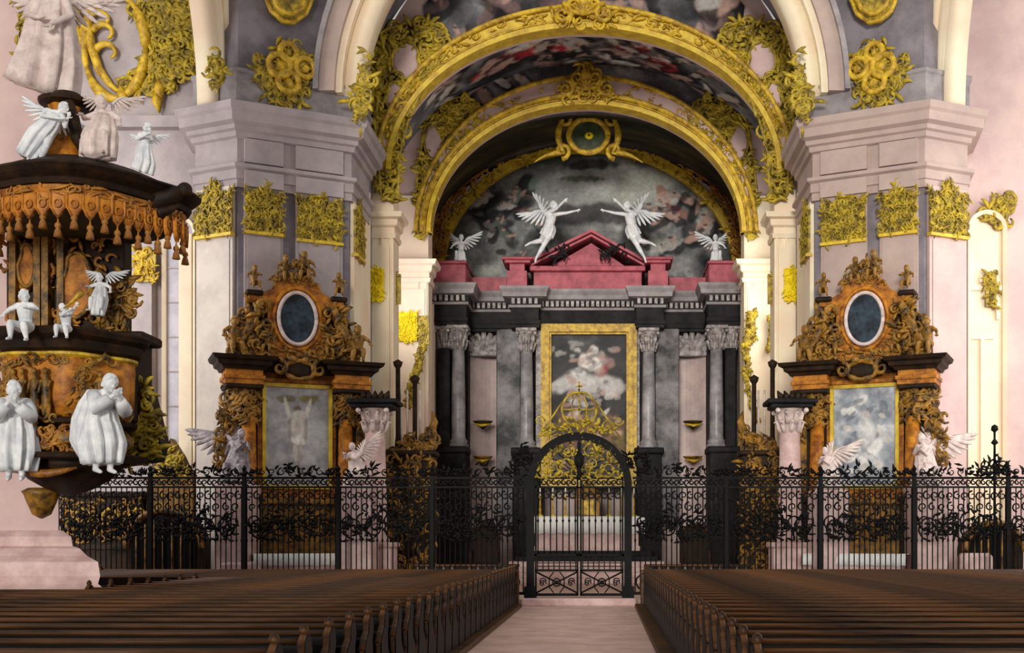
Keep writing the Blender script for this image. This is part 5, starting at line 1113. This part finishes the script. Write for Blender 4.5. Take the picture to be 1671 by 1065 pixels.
for s, sd in ((-1, 'left'), (1, 'right')):
    for k in range(5):
        xa = s*(1.42+2.5*k); xb = s*(1.42+2.5*(k+1)); x0, x1 = min(xa, xb), max(xa, xb); w = 2.5
        g = thing('railing_panel', 'black wrought iron railing panel on the %s of the gate, %s' % (sd, WHERE[k]), 'railing', (x0, YF, .12), 0, 'wrought iron railing panels')
        z = -.12
        MB().box(0, w, -.03, .03, 3.36+z, 3.42+z).box(0, w, -.025, .025, 3.12+z, 3.17+z).box(0, w, -.03, .03, .28+z, .36+z).build('rail', M['iron'], g)
        MB().box(w-.05 if s > 0 else -.05, w+.05 if s > 0 else .05, -.05, .05, 0, 3.44+z).lathe([(.06, 3.44), (.09, 3.5), (.04, 3.56), (.07, 3.64), (.0, 3.74)], ((w if s > 0 else 0), 0, z), 10).build('post', M['iron'], g)
        for i in range(18):
            o = bpy.data.objects.new('bar', BAR); COL.objects.link(o); o.parent = g; o.location = (w*(i+.5)/18, 0, z)
            if not BAR.materials: BAR.materials.append(M['iron'])
        mb = iron_scrolls(MB(), .05, w-.05, 3.19+z, 3.35+z, 18, .1, k); iron_scrolls(mb, .05, w-.05, 2.74+z, 3.1+z, 12, .2, k+9); iron_scrolls(mb, .1, w-.1, 2.5+z, 2.74+z, 9, .2, k+19)
        mb.build('scroll_frieze', M['iron'], g, True)
        mb = iron_scrolls(MB(), .1, w-.1, 3.44+z, 3.66+z, 9, .2, k+29, r=.018); iron_leaves(mb, w*.5, 3.42+z, w*.46, .34, 46, k+39+s); 
        mb.build('crest', M['iron'], g, True)
        if True:
            mb = iron_scrolls(MB(), .15, w-.15, 1.65+z, 2.5+z, 4, .5, k+49, r=.026); iron_leaves(mb, w*.5, 1.75+z, w*.4, .7, 60, k+59+s, s=.2); iron_scrolls(mb, .1, w-.1, .4+z, .9+z, 6, .3, k+69); iron_scrolls(mb, .1, w-.1, 1.9+z, 2.55+z, 6, .3, k+79, r=.024); iron_leaves(mb, w*.5, 2.0+z, w*.46, .7, 60, k+89+s, s=.17)
            mb.build('scroll_panel', M['iron'], g, True)
g = thing('choir_gate', 'tall black wrought iron choir gate with round arch and gilt scroll overthrow', 'gate', (0, YF, .2))
W(MB().ring(0, 3.2, 1.2, 1.2, 1.4, 1.4, YF-.09, YF+.09, seg=40).box(-1.4, -1.2, YF-.09, YF+.09, .2, 3.2).box(1.2, 1.4, YF-.09, YF+.09, .2, 3.2).box(-1.46, -1.14, YF-.15, YF+.15, .2, .5).box(1.14, 1.46, YF-.15, YF+.15, .2, .5), 'arch_frame', 'iron', g)
mb = MB(); F = FY(YF)
for s in (-1, 1):
    for (u, v, r, a0, tn) in ((.75, 3.62, .26, PI, 1.2), (.35, 3.75, .28, 0, -1.3), (.3, 4.1, .2, PI/2, 1.2), (.85, 4.0, .16, 0, 1.2), (1.0, 3.5, .14, 0, -1.2), (.12, 3.55, .14, PI, 1.1), (.6, 4.15, .13, 1, 1.2), (.55, 3.5, .12, 2, 1.2)):
        mb.tube(scroll_pts(F, s*u, v, r, a0 if s > 0 else PI-a0, s*tn, .02), [.03-.0012*i for i in range(14)], 6)
rnd = random.Random(4)
for i in range(150):
    a = rnd.uniform(0, PI); r = 1.15*math.sqrt(rnd.random()); x, z = r*math.cos(a), 3.42+r*.92*math.sin(a)*.95; b = rnd.uniform(0, 6.28); l = rnd.uniform(.1, .2)
    mb.tube([(x, YF-.02, z), (x+l*.5*math.cos(b), YF-.06, z+l*.5*math.sin(b)), (x+l*math.cos(b), YF-.02, z+l*math.sin(b))], [.012, .04, .008], 5)
W(mb, 'gilt_overthrow', 'gold2', g, True)
mb = MB()
for i in range(15):
    t = PI*(i+.5)/15; mb.tube([(0, YF, 3.4), (.5*math.cos(t), YF+.03, 3.4+.5*math.sin(t)), (1.2*math.cos(t), YF, 3.2+1.2*math.sin(t))], .014, 5)
mb.cap((0, YF-.05, 3.4), .07, (0, YF-.05, 4.3), .05); mb.ell((0, YF-.08, 3.85), .13, .08, .22)
W(mb, 'iron_tracery', 'iron', g, True)
for s, sd in ((-1, 'left'), (1, 'right')):
    xa, xb = sorted((s*.02, s*1.18)); lf = W(MB().box(xa, xa+.05, YF-.03, YF+.03, .27, 3.4).box(xb-.05, xb, YF-.03, YF+.03, .27, 3.4).box(xa, xb, YF-.03, YF+.03, 3.36, 3.42).box(xa, xb, YF-.03, YF+.03, 3.12, 3.17).box(xa, xb, YF-.03, YF+.03, 1.31, 1.37).box(xa, xb, YF-.03, YF+.03, .9, .96).box(xa, xb, YF-.03, YF+.03, .25, .32), 'gate_leaf', 'iron', g)
    for i in range(7):
        x = xa+(xb-xa)*(i+.5)/7; o = MB().lathe([(.017, 1.37), (.017, 2.2), (.034, 2.25), (.017, 2.3), (.017, 3.12)], (x, YF, 0), 8); W(o, 'bar', 'iron', g, True)
    mb = MB()
    for i in range(8):
        x = xa+(xb-xa)*(i+.5)/8; mb.box(x-.015, x+.015, YF-.015, YF+.015, .96, 1.31)
    for z in (1.04, 1.13, 1.22): mb.box(xa, xb, YF-.012, YF+.012, z-.012, z+.012)
    iron_scrolls(mb, xa+.05, xb-.05, 2.75, 3.1, 6, .2, 5, YF); iron_scrolls(mb, xa+.05, xb-.05, 3.18, 3.36, 8, .2, 6, YF);
    W(mb, 'lattice_band', 'iron', g)
    cx, cz = (xa+xb)/2, .61; mb = MB()
    for q in (-1, 1):
        mb.tube([(cx-.55, YF, cz+q*.28), (cx, YF, cz), (cx+.55, YF, cz-q*.28)], .026, 6)
        mb.tube([(cx+q*.08, YF, cz+.28), (cx+q*.2, YF, cz+.12), (cx+q*.2, YF, cz-.12), (cx+q*.08, YF, cz-.28)], .018, 6)
        for e in (-1, 1): mb.tube(scroll_pts(FY(YF), cx+q*.38, cz+e*.03, .1, 0, 1.1, 0), .016, 5)
    mb.tube([(cx+.1*math.cos(2*PI*i/16), YF-.02, cz+.1*math.sin(2*PI*i/16)) for i in range(17)], .022, 6); mb.ell((cx, YF-.02, cz), .06, .04, .06)
    W(mb, 'cross_lattice', 'iron', g, True)
cr = at(945, 668, YF); mb = MB()
mb.tube([(cr.x+.46*math.cos(2*PI*i/32), YF, cr.z+.46*math.sin(2*PI*i/32)) for i in range(33)], .035, 7)
mb.tube([(cr.x+.2*math.cos(2*PI*i/24), YF+.1, cr.z+.46*math.sin(2*PI*i/24)) for i in range(25)], .022, 6); mb.box(cr.x-.46, cr.x+.46, YF-.02, YF+.02, cr.z-.02, cr.z+.02).box(cr.x-.02, cr.x+.02, YF-.02, YF+.02, cr.z-.75, cr.z+.55)
mb.box(cr.x-.09, cr.x+.09, YF-.02, YF+.02, cr.z+.6, cr.z+.64).box(cr.x-.02, cr.x+.02, YF-.02, YF+.02, cr.z+.45, cr.z+.75)
for q in (-1, 1):
    mb.tube([(cr.x+q*.45, YF, cr.z+.2), (cr.x+q*.75, YF, cr.z-.25), (cr.x+q*1.1, YF, cr.z-.75)], [.02, .03, .02], 6)
    mb.tube(scroll_pts(FY(YF), q*.75+cr.x, cr.z-.45, .18, 0, q*1.2, 0), .025, 6); mb.tube(scroll_pts(FY(YF), q*1.05+cr.x, cr.z-.3, .14, 0, -q*1.2, 0), .022, 6); mb.tube(scroll_pts(FY(YF), q*.35+cr.x, cr.z-.58, .16, PI/2, q*1.2, 0), .025, 6)
iron_leaves(mb, cr.x, cr.z-.7, 1.0, .5, 70, 77, YF-.02)
W(mb, 'gilt_crest', 'gold2', g, True)
mb = MB()
for s in (-1, 1): iron_leaves(mb, s*1.5, 3.6, .35, .7, 50, 80+s, YF-.02); iron_scrolls(mb, s*1.5-.35, s*1.5+.35, 3.45, 4.1, 2, .3, 3, YF)
W(mb, 'iron_sprays', 'iron', g, True)
struct(MB().box(-1.5, 1.5, 30.55, 31.7, 0, .2, bev=.03).build('floor_step', M['pinkstone']))
# ================================================================== PEWS
for s, sd in ((-1, 'left'), (1, 'right')):
    x0, x1 = sorted((s*1.45, s*12.2))
    if s < 0:
        for nm, a, b, y0, y1 in (('floor_platform_left', -7.6, -1.45, 6, 30.0),): struct(MB().box(a, b, y0, y1, 0, .1, bev=.02).build(nm, M['pewtop']))
    else: struct(MB().box(x0, x1, 6, 30.0, 0, .1, bev=.02).build('floor_platform_right', M['pewtop']))
PROF = [(-.34, .1), (.34, .1), (.36, .3), (.3, .42), (.2, .5), (.06, .62), (.05, .78), (.1, .9), (.06, 1.0), (-.02, 1.03), (-.1, .98), (-.12, .86), (-.22, .8), (-.3, .7), (-.27, .5), (-.33, .34)]
def make_pew(L, s):
    r = thing('pew', '', 'pew')
    MB().box(.06, L-.06, -.03, .015, .38, .95, bev=.01).build('backrest', M['pew'], r)
    MB().box(.05, L-.05, -.2, -.03, .78, .81, bev=.01).build('book_ledge', M['pew'], r)
    MB().tube([(.05+(L-.1)*i/4, -.01, .97) for i in range(5)], .026, 10).build('top_rail', M['pewtop'], r, True)
    MB().box(.05, L-.05, .0, .36, .46, .5, bev=.012).build('seat', M['pew'], r)
    MB().box(.05, L-.05, -.3, -.14, .2, .24, bev=.01).build('kneeler', M['pewtop'], r)
    for k, x in enumerate((0, L-.07)):
        e = MB().poly(PROF, lambda a, b: (x, a, b), lambda a, b: (x+.07, a, b)).build('end_panel', M['pew'], r)
        mb = MB().tube([(x+.035, a, b) for a, b in PROF[4:14]], .028, 6); mb.lathe([(.02, 0), (.045, .03), (.03, .07), (0, .09)], (x+.035, -.02, 1.02), 8)
        mb.tube([(x+.035, a, b) for a, b in PROF[13:]+PROF[:1]], .022, 6)
        mb.build('end_moulding', M['pewtop'], e, True)
    return r
ORD = 'first second third fourth fifth sixth seventh eighth ninth tenth eleventh twelfth thirteenth fourteenth fifteenth sixteenth seventeenth eighteenth nineteenth twentieth twenty-first twenty-second twenty-third twenty-fourth twenty-fifth twenty-sixth twenty-seventh twenty-eighth twenty-ninth'.split()
protos = {}
for s, sd in ((-1, 'left'), (1, 'right')):
    for i in range(28):
        Y = 29.7-.8*i; tilt = 0
        if s < 0: L = 10.6 if (Y > 23.7) else (5.95 if Y > 16.0 else 6.2)
        else: L = 10.4
        if s < 0 and 16 < Y <= 18.4: L = 8.2
        key = (s, L)
        if key in protos: c = copy_tree(protos[key])
        else: c = make_pew(L, s); protos[key] = c
        c.location = (-1.6-L if s < 0 else 1.68, Y, 0)
        tag(c, 'dark oak pew in the %s block, %s row counted from the gate' % (sd, ORD[i]), 'pew', 'pews in the %s block' % sd)
    # front barrier
    L = 11.3 if s < 0 else 10.6; c = thing('pew_barrier', 'dark oak barrier closing the front of the %s pew block' % sd, 'barrier', (-1.6-L if s < 0 else 1.66, 30.25, 0))
    MB().box(0, L, -.03, .03, 0, .84).build('board', M['pew'], c); MB().box(-.03, L+.03, -.14, .1, .84, .9, bev=.015).build('top_rail', M['pewtop'], c)
    mb = MB().box(0, L, -.07, -.03, 0, .1).box(0, L, -.06, -.03, .74, .84)
    for k in range(int(L)+1): mb.box(L*k/(int(L)+1), L*k/(int(L)+1)+.09, -.06, -.03, .1, .74)
    mb.build('stiles', M['pew'], c)
    for x in (-.05, L-.05): MB().box(x, x+.1, -.14, .12, 0, .96, bev=.02).build('corner_post', M['pewtop'], c)
# ================================================================== OTHER THINGS BEHIND THE RAILING
def hood(label, px, r_px, pyt, Y, xlim=None):
    r = r_px*Y/FOC; p = at(px, 0, Y); zt = at(0, pyt, Y).z; zc = zt-r
    c = thing('confessional', label, 'confessional', (p.x, Y, .12))
    out = [(p.x-r, .12), (p.x+r, .12)]+[(p.x+r*math.cos(PI*i/24), zc+r*math.sin(PI*i/24)) for i in range(25)]
    W(MB().extr(out, Y, Y+.7), 'cabinet', 'wooddk', c)
    W(MB().tube([(p.x+r*math.cos(PI*i/24), Y-.03, zc+r*math.sin(PI*i/24)) for i in range(25)], .09, 8), 'arch_moulding', 'woodgold', c, True)
    rr = r*.82; inn = [(p.x-rr, .3), (p.x+rr, .3)]+[(p.x+rr*math.cos(PI*i/24), zc+rr*math.sin(PI*i/24)) for i in range(25)]
    W(MB().extr(inn, Y-.05, Y), 'door', 'iron', c)
    for k in range(7):
        x = p.x-rr+2*rr*(k+.5)/7; W(MB().lathe([(.025, .3), (.025, zc+math.sqrt(max(.01, rr*rr-(x-p.x)**2))-.05)], (x, Y-.09, 0), 6), 'grille_bar', 'woodgold', c, True)
    return c
hood('dark round-topped wooden confessional behind the railing at the left', 268, 62, 832, 32.4)
hood('dark low round-topped wooden confessional behind the railing at the far right', 1622, 48, 852, 32.4)
# carved bench wall under the pulpit side
c = thing('carved_bench', 'dark carved bench front with gilt scrolls behind the railing at the far left', 'bench', (-13.0, 34.2, .12))
x0, x1 = at(98, 0, 34).x, at(232, 0, 34).x
W(MB().box(x0, x1, 34, 35, .12, 3.0, bev=.03).box(x0-.1, x1+.1, 33.85, 35, 3.0, 3.15, bev=.03).box(x0-.1, x1+.1, 33.85, 35, 1.45, 1.6, bev=.03), 'case', 'wooddk', c)
W(rocaille(MB(), FY(33.98), lambda u, v: True, (x0, x1, 1.65, 2.95), 150, .26, 71), 'carving', 'woodgold', c, True)
for k in range(3): W(MB().tube([(x0+.7+.8*k+.25*math.cos(PI*i/10), 33.93, 2.3+.35*math.sin(PI*i/10)) for i in range(11)], .05, 6), 'arcade', 'gold', c, True)
W(MB().box(x0, x1, 33.0, 33.8, .12, .6, bev=.03), 'seat', 'pinkstone', c)
# gilded pyramid ornament over the railing
p = at(283, 778, 34.5); c = thing('gilded_pyramid', 'pointed gilded leaf ornament beside the left aisle window', 'ornament', p)
pol = [(p.x-.55, p.z), (p.x+.5, p.z), (p.x+.25, p.z+.6), (p.x-.1, p.z+1.15), (p.x-.3, p.z+.6)]
W(rocaille(MB(), FY(34.5), inpoly(pol), bbox(pol), 90, .22, 73), 'leafwork', 'gold2', c, True); W(MB().extr(pol, 34.5, 34.9), 'core', 'woodgold', c); W(MB().box(p.x-.7, p.x+.7, 34.2, 35.1, .12, p.z, bev=.03), 'pedestal', 'woodgold', c)
# kneelers and chairs inside the choir
for s, sd in ((-1, 'left'), (1, 'right')):
    x0, x1 = sorted((s*1.9, s*5.0)); Y = 34.6
    c = thing('kneeling_bench', 'long dark kneeling bench inside the choir, %s of the gate' % sd, 'bench', ((x0+x1)/2, Y, .12))
    W(MB().box(x0, x1, Y-.05, Y, .2, .95, bev=.01), 'front_board', 'wooddk', c); W(MB().box(x0-.05, x1+.05, Y-.2, Y+.15, .95, 1.02, bev=.02), 'desk_top', 'pewtop', c); W(MB().box(x0, x1, Y+.1, Y+.45, .12, .3, bev=.02), 'kneeler', 'wooddk', c)
    for k in range(12): W(MB().lathe([(.03, .2), (.05, .4), (.025, .55), (.05, .75), (.03, .95)], (x0+.15+(x1-x0-.3)*k/11, Y-.12, 0), 8), 'baluster', 'greycol', c, True)
    cx = at(790 if s < 0 else 1135, 0, 42).x; Y = 42
    c = thing('armchair', 'dark round-backed armchair in front of the %s niche of the high altar' % sd, 'chair', (cx, Y, .12))
    W(MB().extr([(cx-.55, .9), (cx+.55, .9)]+[(cx+.55*math.cos(PI*i/16), 1.75+.55*math.sin(PI*i/16)) for i in range(17)], Y+.35, Y+.45), 'backrest', 'wooddk', c)
    W(MB().tube([(cx+.55*math.cos(PI*i/16), Y+.35, 1.75+.55*math.sin(PI*i/16)) for i in range(17)], .05, 6), 'back_frame', 'pewtop', c, True)
    W(MB().box(cx-.55, cx+.55, Y-.35, Y+.4, .72, .9, bev=.05), 'seat', 'wooddk', c)
    for qx in (-.48, .48):
        for qy in (-.28, .36): W(MB().lathe([(.04, .12), (.05, .4), (.035, .72)], (cx+qx, Y+qy, 0), 8), 'leg', 'wooddk', c, True)
        W(MB().tube([(cx+qx, Y+.38, 1.35), (cx+qx, Y-.2, 1.32), (cx+qx, Y-.3, .9)], .04, 6), 'armrest', 'pewtop', c, True)
# pink marble step blocks
for lb, pxa, pxb, py, Y in (('left end of the left altar', 352, 452, 915, 31.9), ('far right end under the low confessional', 1560, 1640, 902, 31.7)):
    a, b = at(pxa, 0, Y).x, at(pxb, 0, Y).x; zt = at(0, py, Y).z
    c = thing('marble_step', 'rounded pink marble step block at the %s' % lb, 'step', ((a+b)/2, Y, .12))
    W(MB().box(a, b, Y-.25, Y+.3, .12, .12+(zt-.12)*.5, bev=.08).box(a+.1, b-.35, Y-.15, Y+.3, .12+(zt-.12)*.5, zt, bev=.1), 'block', 'pinkstone', c, False)
# candle standard at the right end of the railing
p = at(1623, 0, 30.75); zt = at(0, 695, 30.75).z; c = thing('candle_standard', 'tall dark iron candle standard rising over the railing at the far right', 'candlestick', (p.x, 30.75, 0))
W(MB().lathe([(.22, 0), (.2, .06), (.05, .14), (.035, .5), (.035, 3.3), (.09, 3.36), (.04, 3.45), (.03, zt-.5), (.1, zt-.44), (.03, zt-.34), (.03, zt-.16), (.1, zt-.1), (.08, zt), (.0, zt+.05)], (p.x, 30.75, 0), 12), 'stem', 'iron', c, True)
W(iron_leaves(iron_scrolls(MB(), p.x-.35, p.x+.35, 3.5, 3.95, 3, .2, 5, 30.75), p.x, 3.45, .4, .5, 40, 91, 30.73), 'scrolls', 'iron', c, True)
# ================================================================== CAMERA AND LIGHT
cam = bpy.data.cameras.new('camera'); co = bpy.data.objects.new('camera', cam); COL.objects.link(co)
co.location = EYE; co.rotation_euler = (PI/2, 0, 0)
cam.sensor_fit = 'HORIZONTAL'; cam.sensor_width = 36; cam.lens = 36*FOC/1671
cam.shift_x = -(985-835.5)/1671; cam.shift_y = (880-532.5)/1671; cam.clip_end = 200
SC.camera = co
w = bpy.data.worlds.new('world'); SC.world = w; w.use_nodes = True
bg = w.node_tree.nodes['Background']; bg.inputs['Color'].default_value = (1.0, .97, .92, 1); bg.inputs['Strength'].default_value = .4
def area(name, loc, target, sx, sy, power, col=(1, .98, .95)):
    l = bpy.data.lights.new(name, 'AREA'); l.shape = 'RECTANGLE'; l.size = sx; l.size_y = sy; l.energy = power; l.color = col
    o = bpy.data.objects.new(name, l); COL.objects.link(o); o.location = loc
    o.rotation_euler = (Vector(target)-Vector(loc)).to_track_quat('-Z', 'Y').to_euler(); return o
area('window_light_left', (-17, 28, 10), (4, 35, 7), 7, 9, 850)  # added area lamp for assumed daylight from the left; no window built here
area('window_light_right', (17, 28, 10), (-4, 35, 7), 7, 9, 900)  # its counterpart on the right, also added for assumed daylight without a window
for s in (-1, 1):
    area('choir_window_light', (s*7.3, 40.9, 11), (0, 44.5, 13), 2.2, 4, 190)  # added lamp hidden by the choir pilasters, for assumed side daylight; no window built
sl = bpy.data.lights.new('west_window_daylight', 'SUN'); sl.energy = 1.7; sl.angle = math.radians(12); sl.color = (1, .96, .88)  # added fill sun from behind the camera, brightening the high altar
so = bpy.data.objects.new('west_window_daylight', sl); COL.objects.link(so); so.location = (0, -10, 15)
so.rotation_euler = Vector((.1, 1, -.07)).to_track_quat('-Z', 'Y').to_euler()
SC.view_settings.view_transform = 'Standard'; SC.view_settings.look = 'None'; SC.view_settings.gamma = 1.0
SC.view_settings.exposure = 0.18; SC.view_settings.use_curve_mapping = False
